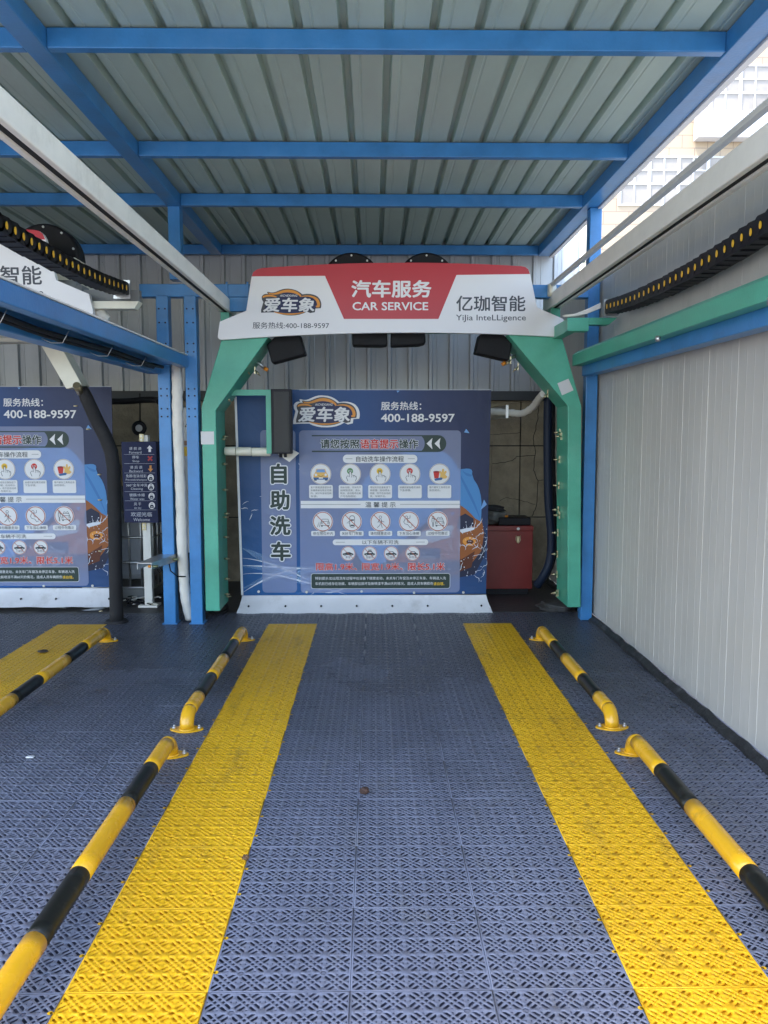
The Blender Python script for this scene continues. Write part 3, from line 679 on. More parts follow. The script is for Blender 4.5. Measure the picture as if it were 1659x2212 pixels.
# LED display on its bracket
led = thing('led_display', 'tall dark dot matrix display on a green bracket in front of the main banner', 'display', (at(609, 980, 6.75).x, 6.75, at(609, 980, 6.75).z))
def AX(px, Y=6.75): return at(px, 910, Y).x
def AZ(py, Y=6.75): return at(609, py, Y).z
MB().box(AX(587.4), AX(631), 6.70, 6.80, AZ(980), AZ(841), bev=0.004).build('housing', BLACKP, led)
LEDM = bpy.data.materials.new('led_matrix'); LEDM.use_nodes = True
nt = LEDM.node_tree; n = nt.nodes; l = nt.links; bs = n['Principled BSDF']; bs.inputs['Roughness'].default_value = 0.35; bs.inputs['Specular IOR Level'].default_value = 0.2
tc = n.new('ShaderNodeTexCoord'); vm = n.new('ShaderNodeVectorMath'); vm.operation = 'SCALE'; vm.inputs['Scale'].default_value = 125.0
fr = n.new('ShaderNodeVectorMath'); fr.operation = 'FRACTION'; l.new(tc.outputs['Object'], vm.inputs[0]); l.new(vm.outputs[0], fr.inputs[0])
sx = n.new('ShaderNodeSeparateXYZ'); l.new(fr.outputs[0], sx.inputs[0])
def mth(op, a, b):
    q = n.new('ShaderNodeMath'); q.operation = op
    for i, z in enumerate((a, b)):
        if isinstance(z, (int, float)): q.inputs[i].default_value = z
        else: l.new(z, q.inputs[i])
    return q.outputs[0]
dx = mth('ABSOLUTE', mth('SUBTRACT', sx.outputs['X'], 0.5), 0); dz = mth('ABSOLUTE', mth('SUBTRACT', sx.outputs['Z'], 0.5), 0)
dot = mth('LESS_THAN', mth('MAXIMUM', dx, dz), 0.27)
mx = n.new('ShaderNodeMix'); mx.data_type = 'RGBA'; l.new(dot, mx.inputs['Factor']); mx.inputs[6].default_value = (0.006, 0.006, 0.007, 1); mx.inputs[7].default_value = (0.10, 0.10, 0.095, 1)
l.new(mx.outputs[2], bs.inputs['Base Color'])
MB().box(AX(593), AX(626), 6.694, 6.7, AZ(975.5), AZ(847)).build('screen', LEDM, led)
m_ = MB(); m_.disc((AX(606), 6.74, AZ(984)), 0.014, (0, 0, 1), 0.03, 10); m_.disc((AX(616), 6.74, AZ(984)), 0.014, (0, 0, 1), 0.03, 10); m_.build('cable_gland', BLACKR, led)
m_ = MB(); m_.box(AX(575.7), AX(587.2), 6.72, 6.78, AZ(980), AZ(842), bev=0.003); m_.box(AX(500, 6.8), AX(575.6), 6.73, 6.78, AZ(854.5), AZ(842)); m_.build('bracket', GREEN, led)
fp = thing('foam_pipe', 'cream foam covered pipe between the left green leg and the display', 'pipe', (AX(530), 6.76, AZ(975)))
for a, b in ((484, 508), (509, 542), (542.5, 583)):
    x0, x1 = AX(a), AX(b); zz = AZ(974.5+(a-484)*0.03); MB().tube([(x0, 6.76, zz), (x0+0.004, 6.76, zz), (x1-0.004, 6.76, zz), (x1, 6.76, zz)], [0.030, 0.036, 0.036, 0.031], 18).build('foam_sleeve', CREAM, fp)
rg = MB(); q = [at(x, y, 6.84) for x, y in ((600, 981), (630, 970), (646, 979), (625, 998))]
rg.add([tuple(p) for p in q]+[(p.x, p.y+0.02, p.z) for p in q], [(0, 1, 2, 3), (7, 6, 5, 4)]+[((i+1) % 4, i, i+4, (i+1) % 4+4) for i in range(4)])
tag(rg.build('foam_pad', WRAP), 'white foam pad wedged behind the lower end of the dot matrix display', 'foam pad')

# ------------------------------------------------------------------ cable chains
def chain(label, x, zf, y0, n, side, pit, hs=1.0):
    z = zf(y0)
    t = thing('cable_chain', label, 'cable chain', (x, y0, z), 'cable chains')
    first = None
    for i in range(n):
        y = y0-pit*i
        if first is None:
            m = MB()
            for s in (-1, 1):
                xx = s*0.042
                pr = [(0.048*math.cos(R(a))+0.028, 0.054*hs*math.sin(R(a))) for a in range(-80, 81, 20)]+[(-0.062, 0.048*hs), (-0.062, -0.048*hs)]
                vv = [(x+xx-0.005, y+p, z+q) for p, q in pr]+[(x+xx+0.005, y+p, z+q) for p, q in pr]; k = len(pr)
                m.add(vv, [tuple(range(k)), tuple(range(2*k-1, k-1, -1))]+[((j+1) % k, j, j+k, (j+1) % k+k) for j in range(k)])
                pr2 = [(0.030*math.cos(R(a))+0.026, 0.036*hs*math.sin(R(a))) for a in range(0, 360, 24)]; k = len(pr2); e = xx+s*0.0075
                m.add([(x+xx, y+p, z+q) for p, q in pr2]+[(x+e, y+p, z+q) for p, q in pr2], [tuple(range(k)), tuple(range(2*k-1, k-1, -1))]+[((j+1) % k, j, j+k, (j+1) % k+k) for j in range(k)])
            m.box(x-0.042, x+0.042, y-0.046, y+0.028, z-0.050*hs, z-0.042*hs); m.box(x-0.042, x+0.042, y-0.03, y+0.02, z+0.042*hs, z+0.050*hs)
            first = m.build('link', BLACKP, t)
            d = MB(); pr2 = [(0.0105*math.cos(R(a)), 0.017*math.sin(R(a))) for a in range(0, 360, 24)]; k = len(pr2); xx = side*0.0495; e = side*0.0525
            d.add([(x+xx, y+p, z+q) for p, q in pr2]+[(x+e, y+p, z+q) for p, q in pr2], [tuple(range(k)), tuple(range(2*k-1, k-1, -1))]+[((j+1) % k, j, j+k, (j+1) % k+k) for j in range(k)])
            plug = d.build('plug', mat('yellow_plug', (0.90, 0.52, 0.03), 0.4), first)
        else:
            c = first.copy(); col.objects.link(c); c.parent = t; c.location = (0, -pit*i, zf(y)-z+rnd.uniform(-0.002, 0.002)); c.rotation_euler = (0, 0, 0); p = plug.copy(); col.objects.link(p); p.parent = c
    MB().box(x-0.055, x+0.055, y0+0.06, y0+0.075, z-0.06, z+0.06).build('end_plate', STEEL, t)
    MB().tube([(x-0.01, y0+0.05-pit*q, zf(y0-pit*q)-0.01) for q in range(n)], 0.02, 10).build('hose', BLACKR, t)
    return t
chain('black cable chain with yellow plugs beside the right panel wall', 1.735, lambda y: 2.424+0.044*((y-4.7)/1.18)**2, 5.93, 34, -1, 0.0895, 0.92)
chain('black cable chain with yellow plugs crossing in front of the left sign', -1.66, lambda y: 2.455+0.037*(y-4.25)**2, 5.40, 30, 1, 0.0865, 0.78)

# ------------------------------------------------------------------ banners
def banner(Yb, label, dx=0.0, dz=0.0):
    S = 0.358*7.0/F
    org = at(486, 810, 7.0)
    def W(bx, by, L=0): return (org.x+bx*S+dx, Yb-0.0010*L, org.z-by*S+dz)
    t = thing('banner', label, 'banner', (W(820, 1330)[0], Yb, W(820, 1440)[2]), 'instruction banners')
    # vinyl sheet
    bm_ = bpy.data.materials.get('banner_print')
    if not bm_:
        bm_ = bpy.data.materials.new('banner_print'); bm_.use_nodes = True; nt = bm_.node_tree; n = nt.nodes; l = nt.links; b = n['Principled BSDF']; b.inputs['Roughness'].default_value = 0.42; b.inputs['Specular IOR Level'].default_value = 0.3
        tc = n.new('ShaderNodeTexCoord'); sp_ = n.new('ShaderNodeSeparateXYZ'); l.new(tc.outputs['Generated'], sp_.inputs[0])
        r1 = n.new('ShaderNodeValToRGB'); e = r1.color_ramp.elements; e[0].position = 0; e[0].color = (0.008, 0.075, 0.215, 1); e[1].position = 1; e[1].color = (0.018, 0.019, 0.048, 1)
        q = r1.color_ramp.elements.new(0.5); q.color = (0.014, 0.075, 0.245, 1); q = r1.color_ramp.elements.new(0.75); q.color = (0.022, 0.034, 0.105, 1)
        l.new(sp_.outputs['X'], r1.inputs['Fac'])
        r2 = n.new('ShaderNodeValToRGB'); e = r2.color_ramp.elements; e[0].position = 0; e[0].color = (0.02, 0.15, 0.42, 1); e[1].position = 0.5; e[1].color = (0.014, 0.03, 0.095, 1)
        l.new(sp_.outputs['Z'], r2.inputs['Fac'])
        mx = n.new('ShaderNodeMix'); mx.data_type = 'RGBA'; mx.inputs['Factor'].default_value = 0.35; l.new(r1.outputs[0], mx.inputs[6]); l.new(r2.outputs[0], mx.inputs[7])
        nz = n.new('ShaderNodeTexNoise'); nz.inputs['Scale'].default_value = 7; nz.inputs['Detail'].default_value = 5; l.new(tc.outputs['Object'], nz.inputs['Vector'])
        bp = n.new('ShaderNodeBump'); bp.inputs['Strength'].default_value = 0.35; bp.inputs['Distance'].default_value = 0.02; l.new(nz.outputs['Fac'], bp.inputs['Height']); l.new(bp.outputs['Normal'], b.inputs['Normal'])
        l.new(mx.outputs[2], b.inputs['Base Color'])
    sh = MB(); v = [W(55, 125), W(80, 1332), W(1572, 1325), W(1590, 86), W(100, 86)]
    # left edge slopes a little like the stretched cloth
    v = [W(58, 86), W(80, 1332), W(1572, 1325), W(1588, 86)]
    sh.add([p for p in v]+[(p[0], p[1]+0.006, p[2]) for p in v], [(0, 1, 2, 3), (7, 6, 5, 4)]+[((i+1) % 4, i, i+4, (i+1) % 4+4) for i in range(4)])
    sheet = sh.build('vinyl_sheet', bm_, t, fixn=True)
    hem = Flat(W); hem.line([(60, 128), (80, 1330)], 14, PW, 1); hem.line([(440, 86), (1588, 86)], 5, PGR, 1); hem.build('hem', t)
    # white skirt, bulging to the floor
    sk = MB(); n = 60; v = []; f = []
    rows = 9
    for j in range(rows):
        q = j/(rows-1)
        for i in range(n+1):
            u = i/n; ex = 30*q**1.3
            bx = 78-ex+(1574+ex*1.3-78+ex)*u; by = 1333+108*q+3*math.sin(u*9)*q
            edge = min(u, 1-u); p = W(bx, by)
            ylow = p[1]+0.012-0.10*q**1.5+0.014*math.sin(u*37+3*q)*q+0.03*math.exp(-edge*40)*math.sin(q*14+u*90)*q
            v.append((p[0], ylow, max(p[2], -0.01)))
    for j in range(rows-1):
        for i in range(n): a = j*(n+1)+i; f.append((a, a+1, a+n+2, a+n+1))
    sk.add(v, f, smooth=True)
    so_ = sk.build('skirt', mat('white_vinyl', (0.66, 0.65, 0.66), 0.42, var=0.04, vscale=3, bump=0.25, bscale=9, dirt=(0.34, 0.32, 0.29), dscale=3.5, damt=0.5), t)
    for bx in (122, 346, 563, 779, 996, 1212, 1540):
        p = W(bx, 1392); MB().disc((p[0], p[1]-0.045, p[2]), 0.0085, (0, 1, 0.2), 0.01, 10).build('eyelet', BLACKP, so_)
    for bx, by in ((181, 1307), (474, 1310), (809, 1307), (1130, 1316), (1432, 1315)):
        p = W(bx, by, 9); q = MB().disc(p, 0.011, (0, 1, 0), 0.006, 14); q.disc((p[0], p[1]-0.004, p[2]), 0.005, (0, 1, 0), 0.004, 10); q.build('eyelet', STEEL, t)
    def D4(x, y): return (377+.7365*x, 75.4+.7365*y)
    def D5(x, y): return (377+.7365*x, 678.7+.7365*y)
    # picture of a covered car and water
    pic = Flat(W)
    def pp(l, f=lambda x, y: (x, y)): return [f(*q) for q in l]
    pic.poly([(850, 1180), (1400, 1225), (1500, 1205), (1560, 1090), (1565, 960), (1520, 850), (1400, 770), (1200, 800), (1000, 900), (760, 870), (745, 1190)], PDB, 1)
    car = [(1060, 1195), (1390, 1200), (1470, 1150), (1540, 1060), (1556, 950), (1535, 850), (1450, 760), (1380, 760), (1290, 820), (1120, 1000), (1000, 1130)]
    pic.poly(car, PCO, 2); pic.poly([(1180, 1120), (1420, 1110), (1500, 1060), (1480, 1160), (1400, 1190), (1160, 1200)], PCO2, 3)
    pic.poly([(1100, 1040), (1290, 1040), (1290, 1110), (1080, 1110)], PDB, 3); pic.poly([(980, 1130), (1390, 1125), (1430, 1160), (1370, 1195), (1000, 1190)], PDB, 3.4)
    pic.poly([(1180, 940), (1300, 900), (1375, 905), (1345, 980), (1240, 1005), (1110, 1010)], PGR, 3)
    cov = bez((760, 800), (800, 760), (790, 650), (850, 600), 6)+bez((880, 575), (960, 480), (1040, 455), (1150, 445), 8)+bez((1200, 440), (1300, 440), (1340, 465), (1372, 520), 6)+[(1400, 562)]+bez((1420, 560), (1470, 552), (1486, 562), (1478, 590), 5)+bez((1490, 625), (1545, 690), (1540, 780), (1535, 880), 7)+bez((1500, 860), (1440, 790), (1395, 770), (1380, 765), 6)+bez((1280, 790), (1150, 900), (1020, 1040), (960, 1120), 8)+[(880, 1180), (820, 1150), (740, 1000)]
    pic.poly(cov, PCB, 4)
    for a in ([(1240, 470), (1180, 620), (1190, 800)], [(1372, 525), (1420, 640), (1500, 760), (1530, 870)], [(1000, 480), (900, 650), (860, 900), (850, 1100)], [(1330, 790), (1200, 860), (1050, 1000)], [(800, 780), (790, 900), (850, 1140)], [(1420, 568), (1440, 600), (1478, 600)]):
        pic.line(bez(a[0], a[1], a[-1] if len(a) < 4 else a[2], a[-1], 10), 16, PCB2, 4.6, taper=True)
    pic.poly([(1390, 905), (1400, 850), (1440, 830), (1490, 860), (1492, 905), (1450, 925), (1400, 940)], PDB, 5); pic.poly([(1400, 930), (1450, 918), (1500, 915), (1490, 930), (1420, 950)], PSPL, 5.6)
    pic.circ(1465, 1000, 40, PO, 5, ry=28); pic.circ(1470, 1003, 22, PCO2, 5.6, ry=14)
    pic.text('fortwo', *D5(1065, 545)[:1], D5(0, 545)[1], D5(1205, 0)[0], D5(0, 590)[1], PGR, 6)
    pic.build('car_picture', t); pic = Flat(W)
    rs = random.Random(3)
    for _ in range(26):
        x = rs.uniform(1350, 1560); y = rs.uniform(900, 1230); p = [(x, y)]; an = rs.uniform(-2.6, 0.3)
        for _ in range(6): an += rs.uniform(-0.7, 0.7); x += 11*math.cos(an); y += 11*math.sin(an); p.append((min(x, 1575), y))
        pic.line(p, rs.uniform(2, 4.5), PSPL, 6.2, taper=True)
    for _ in range(30):
        x = rs.uniform(900, 1320); y = rs.uniform(1060, 1220); p = [(x, y)]; an = rs.uniform(-2.4, -0.4)
        for _ in range(5): an += rs.uniform(-0.6, 0.6); x += 9*math.cos(an); y += 9*math.sin(an); p.append((x, y))
        pic.line(p, rs.uniform(2, 5), PSPL, 6.2, taper=True)
    for _ in range(34):
        x = rs.uniform(430, 700) if rs.random() < 0.6 else rs.uniform(75, 270); y = rs.uniform(470, 690) if x > 400 else rs.uniform(720, 880); p = [(x, y)]; an = rs.uniform(-1.0, 0.6)
        for _ in range(6): an += rs.uniform(-0.7, 0.7); x += 8*math.cos(an); y += 8*math.sin(an); p.append((x, y))
        pic.line(p, rs.uniform(2, 4.5), PSPL, 6.2, taper=True)
    for _ in range(140):
        x, y = (rs.uniform(1330, 1570), rs.uniform(880, 1250)) if rs.random() < 0.6 else (rs.uniform(440, 760), rs.uniform(440, 700))
        pic.circ(x, y, rs.uniform(1.5, 4), PSPL, 6.2, n=6)
    PGLOW = mat('print_water_glow', (0.35, 0.55, 0.80), 0.45, alpha=0.30, spec=0.3)
    for k, a in enumerate((((85, 1150), (300, 1160), (480, 1230), (760, 1300)), ((85, 1290), (260, 1200), (420, 1150), (640, 1180)), ((430, 1320), (560, 1230), (760, 1250), (940, 1290)), ((85, 1040), (200, 1090), (330, 1180), (520, 1300)))):
        pic.line(bez(*a, 18), 52, PGLOW, 5.0+0.25*k, taper=True)
    for a in (((80, 1100), (250, 1110), (430, 1210), (500, 1245)), ((80, 1145), (230, 1150), (400, 1165), (560, 1170)), ((80, 1315), (180, 1250), (300, 1180), (440, 1165)), ((80, 1200), (280, 1170), (480, 1260), (720, 1328)), ((500, 1328), (560, 1280), (640, 1255), (700, 1290)), ((560, 1310), (650, 1330), (690, 1280), (800, 1260))):
        pic.line(bez(*a, 16), 9, PSPL, 6.2, taper=True)
    for tri_ in ([(1427, 340), (1440, 318), (1460, 345)], [(1530, 810), (1552, 745), (1570, 775)], [(1348, 822), (1375, 820), (1362, 848)], [(1020, 92), (1040, 92), (1028, 104)]):
        pic.poly(tri_, PBC, 6.2)
    pic.build('water_splash', t)['kind'] = 'stuff'
    # translucent panels
    pan = Flat(W); pan.rrect(437, 328, 1409, 1315, 24, PPAN, 7); pan.rrect(205, 326, 415, 1314, 24, PPAN, 7); pan.build('panel', t)
    lt = Flat(W); ys = ((530, 645), (690, 802), (846, 957), (1002, 1114)); xs2 = ((270, 357), (262, 372), (258, 376), (263, 376))
    for ch, yy, xx in zip('自助洗车', ys, xs2): lt.text(ch, xx[0], yy[0], xx[1], yy[1], PG, 9, bold=0.035, outline=0.085, om=PW)
    lt.build('lettering', t)
    hd = Flat(W)
    hd.text('服务热线：', *D4(750, 112), *D4(1075, 178), PW, 3, bold=0.015); hd.text('400-188-9597', *D4(750, 210), *D4(1346, 274), PW, 3, bold=0.018); hd.build('lettering', t)
    logo(lambda x, y, L: W(x, y, L+1), *D4(58, 72), *D4(555, 310), t, True)
    bar_ = Flat(W)
    bar_.rect(*D4(185, 381), *D4(1100, 391), PG, 8); bar_.rect(*D4(185, 508), *D4(1100, 519), PG, 8)
    pl_ = [D4(1060, 381)]+[D4(*q) for q in bez((1210, 381), (1305, 381), (1305, 519), (1210, 519), 10)]+[D4(*q) for q in bez((1060, 519), (1120, 500), (1120, 400), (1060, 381), 8)]
    bar_.poly(pl_, PG, 8.5)
    for xx in (1120, 1185): bar_.poly([D4(xx, 450), D4(xx+48, 404), D4(xx+40, 450), D4(xx+48, 496)], PW, 9.5)
    bar_.text('请您按照', *D4(256, 415), *D4(570, 490), PG, 10, bold=0.03, outline=0.06, om=PW); bar_.text('语音提示', *D4(580, 415), *D4(888, 490), PR, 10, bold=0.03, outline=0.06, om=PW); bar_.text('操作', *D4(898, 415), *D4(1050, 490), PG, 10, bold=0.03, outline=0.06, om=PW)
    bar_.build('heading', t)
    pills = Flat(W)
    pills.rrect(*D4(437, 540), *D4(1045, 608), 24, PW, 8); pills.text('自动洗车操作流程', *D4(545, 553), *D4(934, 598), PK, 9, bold=0.012)
    for a, b in ((459, 515), (968, 1024)): pills.rect(*D4(a, 572), *D4(b, 575), PK, 9)
    pills.rect(443, D4(0, 918)[1], 1405, D4(0, 979)[1], PW, 8); pills.text('温 馨 提 示', *D4(620, 928), *D4(868, 972), PK, 9, bold=0.012)
    for a, b in ((90, 580), (905, 1397)): pills.rect(*D4(a, 946), *D4(b, 949), PK, 9)
    pills.rrect(*D5(350, 418), *D5(1138, 466), 17, PW, 8); pills.text('以下车辆不可洗', *D5(593, 425), *D5(893, 459), PK, 9, bold=0.010)
    for a, b in ((376, 450), (1038, 1110)): pills.rect(*D5(a, 440), *D5(b, 443), PK, 9)
    pills.build('title_bar', t)
    notes = ['客户根据语音提示将\n车辆停放在指定范围\n内，关好车窗收回倒\n车镜。', '按启动键，洗车机开\n始喷预洗液、清水、\n喷沫、自动暂停后客\n户可自助擦拭。', '擦拭完毕后重新按下\n继续键，自动喷水、\n喷蜡、吹干后自动结\n束，车辆开出。', '如遇到紧急情况请按\n下急停键。', '客户擦车工具用后请\n放回原处。']
    for i, cx in enumerate((256, 499, 741, 985, 1228)):
        ic = Flat(W); x, y = D4(cx, 698); k = .7365
        ic.circ(x, y, 63, PW, 8); ic.ring(x, y, 61, 2.6, PBR, 8.6)
        if i == 0:
            ic.poly([(x+a*k, y+b*k) for a, b in ((-60, 10), (-45, -15), (-36, -42), (36, -42), (45, -15), (60, 10), (58, 38), (-58, 38))], PTAN, 9); ic.poly([(x+a*k, y+b*k) for a, b in ((-38, -14), (-30, -38), (30, -38), (38, -14))], PBC, 9.6)
            ic.poly([(x+a*k, y+b*k) for a, b in ((-62, 28), (62, 28), (58, 46), (-58, 46))], PBL, 9.8)
            for s in (-1, 1): ic.circ(x+s*40*k, y+6*k, 10*k, PW, 9.8, n=12); ic.rect(x+s*44*k-8, y+42*k, x+s*44*k+8, y+54*k, PK, 9.5)
            ic.rect(x-17*k, y+28*k, x+17*k, y+38*k, PW, 10.2); ic.line([(x-20*k, y+14*k), (x, y+20*k), (x+20*k, y+14*k)], 3, PCO2, 10.2)
        elif i < 4:
            ic.circ(x+(-4 if i < 3 else -2)*k, y-24*k, 25*k, (PGN, PY, PR)[i-1], 9)
            ic.text(('启动', '继续', '急停')[i-1], x-20*k, y-34*k, x+12*k, y-16*k, (PW, PK, PW)[i-1], 9.5)
            hand = [(-22, 58), (-34, 28), (-24, 14), (-10, 24), (-10, -16), (-2, -22), (6, -16), (8, 10), (20, 8), (22, 12), (34, 12), (36, 18), (46, 20), (48, 38), (38, 60)]
            ic.poly([(x+a*k, y+b*k) for a, b in hand], PW, 10); ic.line([(x+a*k, y+b*k) for a, b in hand], 3.2, PK, 10.5)
            for a in (8, 22, 36): ic.line([(x+a*k, y+14*k), (x+a*k, y+28*k)], 2.4, PK, 10.5)
        else:
            ic.poly([(x+a*k, y+b*k) for a, b in ((-52, -18), (0, -18), (-8, 36), (-42, 36))], PR, 9); ic.circ(x-26*k, y-18*k, 26*k, pmat('bucket_inside', (0.25, 0.02, 0.03)), 9.5, ry=7*k)
            ic.poly([(x+a*k, y+b*k) for a, b in ((2, 40), (6, 0), (-6, -20), (4, -28), (16, -14), (22, -42), (34, -42), (36, -16), (52, -28), (58, -16), (46, 6), (66, 24), (50, 38))], PTAN, 10)
            ic.poly([(x+a*k, y+b*k) for a, b in ((-44, 40), (14, 28), (26, 34), (18, 48), (-36, 56))], PBL, 10.5)
        ic.build('pictogram', t)
        nb_ = Flat(W); a = D4(cx-97, 788); b = D4(cx+97, 897); nb_.rrect(*a, *b, 9, PW, 8)
        ln = notes[i].split('\n')
        for j, s in enumerate(ln): nb_.text(s, *D4(cx-84, 799+24.3*j), *D4(cx-84+169*min(1, len(s)/9.0), 816+24.3*j), PK, 9)
        nb_.build('note_box', t)
    caps = ['停在限位杆内', '关好车门车窗', '请勿随意走动', '下车当心滑倒', '过程中勿靠近']
    for i, cx in enumerate((270, 507, 743, 979, 1216)):
        ic = Flat(W); x, y = D5(cx, 270); k = .7365; P_ = lambda l: [(x+a*k, y+b*k) for a, b in l]
        ic.circ(x, y, 62, PW, 8); ic.ring(x, y, 59, 4.5, PRB, 9.8)
        LW = 3.0
        if i in (0, 4):
            ox = 18 if i == 0 else 16
            ic.line(P_([(ox-36, 12), (ox-30, -2), (ox-24, -20), (ox+24, -20), (ox+30, -2), (ox+36, 12), (ox+36, 32), (ox-36, 32), (ox-36, 12)]), LW, PK, 9); ic.line(P_([(ox-30, -2), (ox+30, -2)]), LW, PK, 9)
            for s in (-1, 1): ic.ring(x+(ox+s*24)*k, y+13*k, 6, 2, PK, 9, n=12); ic.line(P_([(ox+s*26, 32), (ox+s*26, 42)]), 9, PK, 9)
            if i == 0:
                ic.line(P_([(-45, 45), (-32, 2), (-28, 45)]), LW, PK, 9)
            else:
                ic.line(P_([(ox-24, -20), (ox-14, -36), (ox+2, -28), (ox+14, -38), (ox+24, -20)]), LW, PK, 9)
                ic.ring(x-40*k, y-36*k, 7, 2.4, PK, 9, n=12); ic.line(P_([(-48, -24), (-48, 4), (-42, 10), (-42, 44)]), LW, PK, 9); ic.line(P_([(-32, -24), (-32, 8), (-36, 10), (-36, 44)]), LW, PK, 9); ic.line(P_([(-48, -24), (-32, -24), (-20, -10)]), LW, PK, 9)
        elif i == 1:
            ic.rrect(*P_([(-18, -50)])[0], *P_([(26, 50)])[0], 14, PK, 9); ic.rrect(*P_([(-14, -46)])[0], *P_([(22, 46)])[0], 12, PW, 9.4)
            ic.poly(P_([(-12, -18), (20, -18), (16, -6), (-8, -6)]), PK, 9.6); ic.poly(P_([(-10, 26), (18, 26), (20, 38), (-12, 38)]), PK, 9.6); ic.line(P_([(-14, -8), (-40, 14), (-14, 12)]), LW, PK, 9.6)
        elif i == 2:
            ic.ring(x, y-36*k, 9, 2.6, PK, 9, n=14); ic.line(P_([(-4, -22), (-12, 4), (2, 10), (-4, 30), (-26, 52)]), LW, PK, 9); ic.line(P_([(6, -22), (10, 4), (8, 26), (16, 52)]), LW, PK, 9); ic.line(P_([(6, -18), (14, 0), (32, 4)]), LW, PK, 9); ic.line(P_([(-8, -16), (-22, 10)]), LW, PK, 9)
        else:
            ic.ring(x-22*k, y-36*k, 9, 2.6, PK, 9, n=14); ic.line(P_([(-32, -22), (-44, 4), (-34, 20), (-10, 26), (8, 50), (22, 44)]), LW, PK, 9); ic.line(P_([(-14, -24), (-12, 6), (14, 10), (26, 36)]), LW, PK, 9); ic.line(P_([(-14, -22), (8, -28), (8, -50)]), LW, PK, 9)
        ic.line([(x-41, y-41), (x+41, y+41)], 4.5, PRB, 10.2)
        a = D5(cx-97, 348); b = D5(cx+97, 390); ic.rrect(*a, *b, 7, PW, 8); ic.text(caps[i], *D5(cx-82, 356), *D5(cx+82, 382), PK, 9, bold=0.008)
        ic.build('pictogram', t)
    cp2 = ['跑车', '加装件', '已破损', '新喷漆']
    for i, cx in enumerate((476, 654, 832, 1010)):
        ic = Flat(W); x, y = D5(cx, 536); k = .7365
        ic.circ(x, y, 45, PW, 8); ic.ring(x, y, 43.5, 3.2, PRB, 9.8)
        h = 10 if i == 0 else (24 if i == 1 else 18)
        ic.poly([(x+a*k, y+b*k) for a, b in ((-44, 12), (-44, 0), (-24, -4), (-12, -4-h*0.8), (14, -4-h*0.8), (30, -4), (44, 2), (44, 12))], PK, 9)
        if i == 1: ic.rect(x-12*k, y-32*k, x+16*k, y-26*k, PK, 9)
        if i: ic.poly([(x+a*k, y+b*k) for a, b in ((-16, -5), (-8, -14), (10, -14), (20, -5))], PW, 9.4)
        for s in (-1, 1): ic.circ(x+s*26*k, y+11*k, 8*k, PK, 9.2, n=12); ic.circ(x+s*26*k, y+11*k, 3.6*k, PW, 9.6, n=10)
        ic.text(cp2[i], x-(13+5*(len(cp2[i])-2)*1.4)*1.1, y+20*k, x+(13+5*(len(cp2[i])-2)*1.4)*1.1, y+42*k, PK, 9)
        ic.line([(x-30, y-30), (x+30, y+30)], 3.2, PRB, 10.2); ic.build('pictogram', t)
    rd = Flat(W)
    rd.text('限高1.9米、', *D5(212, 614), *D5(548, 676), PR, 10, bold=0.024, outline=0.05, om=PW); rd.build('limit_lettering', t); rd = Flat(W); rd.text('限宽1.9米、', *D5(593, 614), *D5(928, 676), PR, 10, bold=0.024, outline=0.05, om=PW); rd.build('limit_lettering', t); rd = Flat(W); rd.text('限长5.1米', *D5(974, 614), *D5(1275, 676), PR, 10, bold=0.03, outline=0.06, om=PW)
    rd.build('limit_lettering', t)
    nt_ = Flat(W); nt_.rrect(*D5(168, 702), *D5(1322, 831), 14, PW, 8); nt_.rrect(*D5(171, 705), *D5(1319, 828), 12, PG, 8.6)
    nt_.text('特别提示:如出现洗车过程中在设备下随意走动，未关车门车窗及未停正车身、车辆进入洗', *D5(203, 730), *D5(1286, 756), PW, 9.4, bold=0.004)
    nt_.text('车机前已经存在划痕、车辆部位损坏及新喷漆不满60天的情况，造成人员车辆损伤', *D5(203, 775), *D5(1180, 801), PW, 9.4, bold=0.004); nt_.text('请自理。', *D5(1183, 777), *D5(1275, 803), PY, 9.4, bold=0.012)
    nt_.build('notice_box', t)
    return t
b1 = banner(7.0, 'large blue instruction banner with white skirt in full view, centre of the middle bay')
b2 = copy_tree(b1); o1 = at(1054, 840, 7.0); o2 = at(234, 841, 7.17)
b2.location = b1.location + Vector((o2.x-o1.x, 0.17, 0.035)); b2['label'] = 'left blue instruction banner, cut by the photo edge and crossed by the black foam pipe'

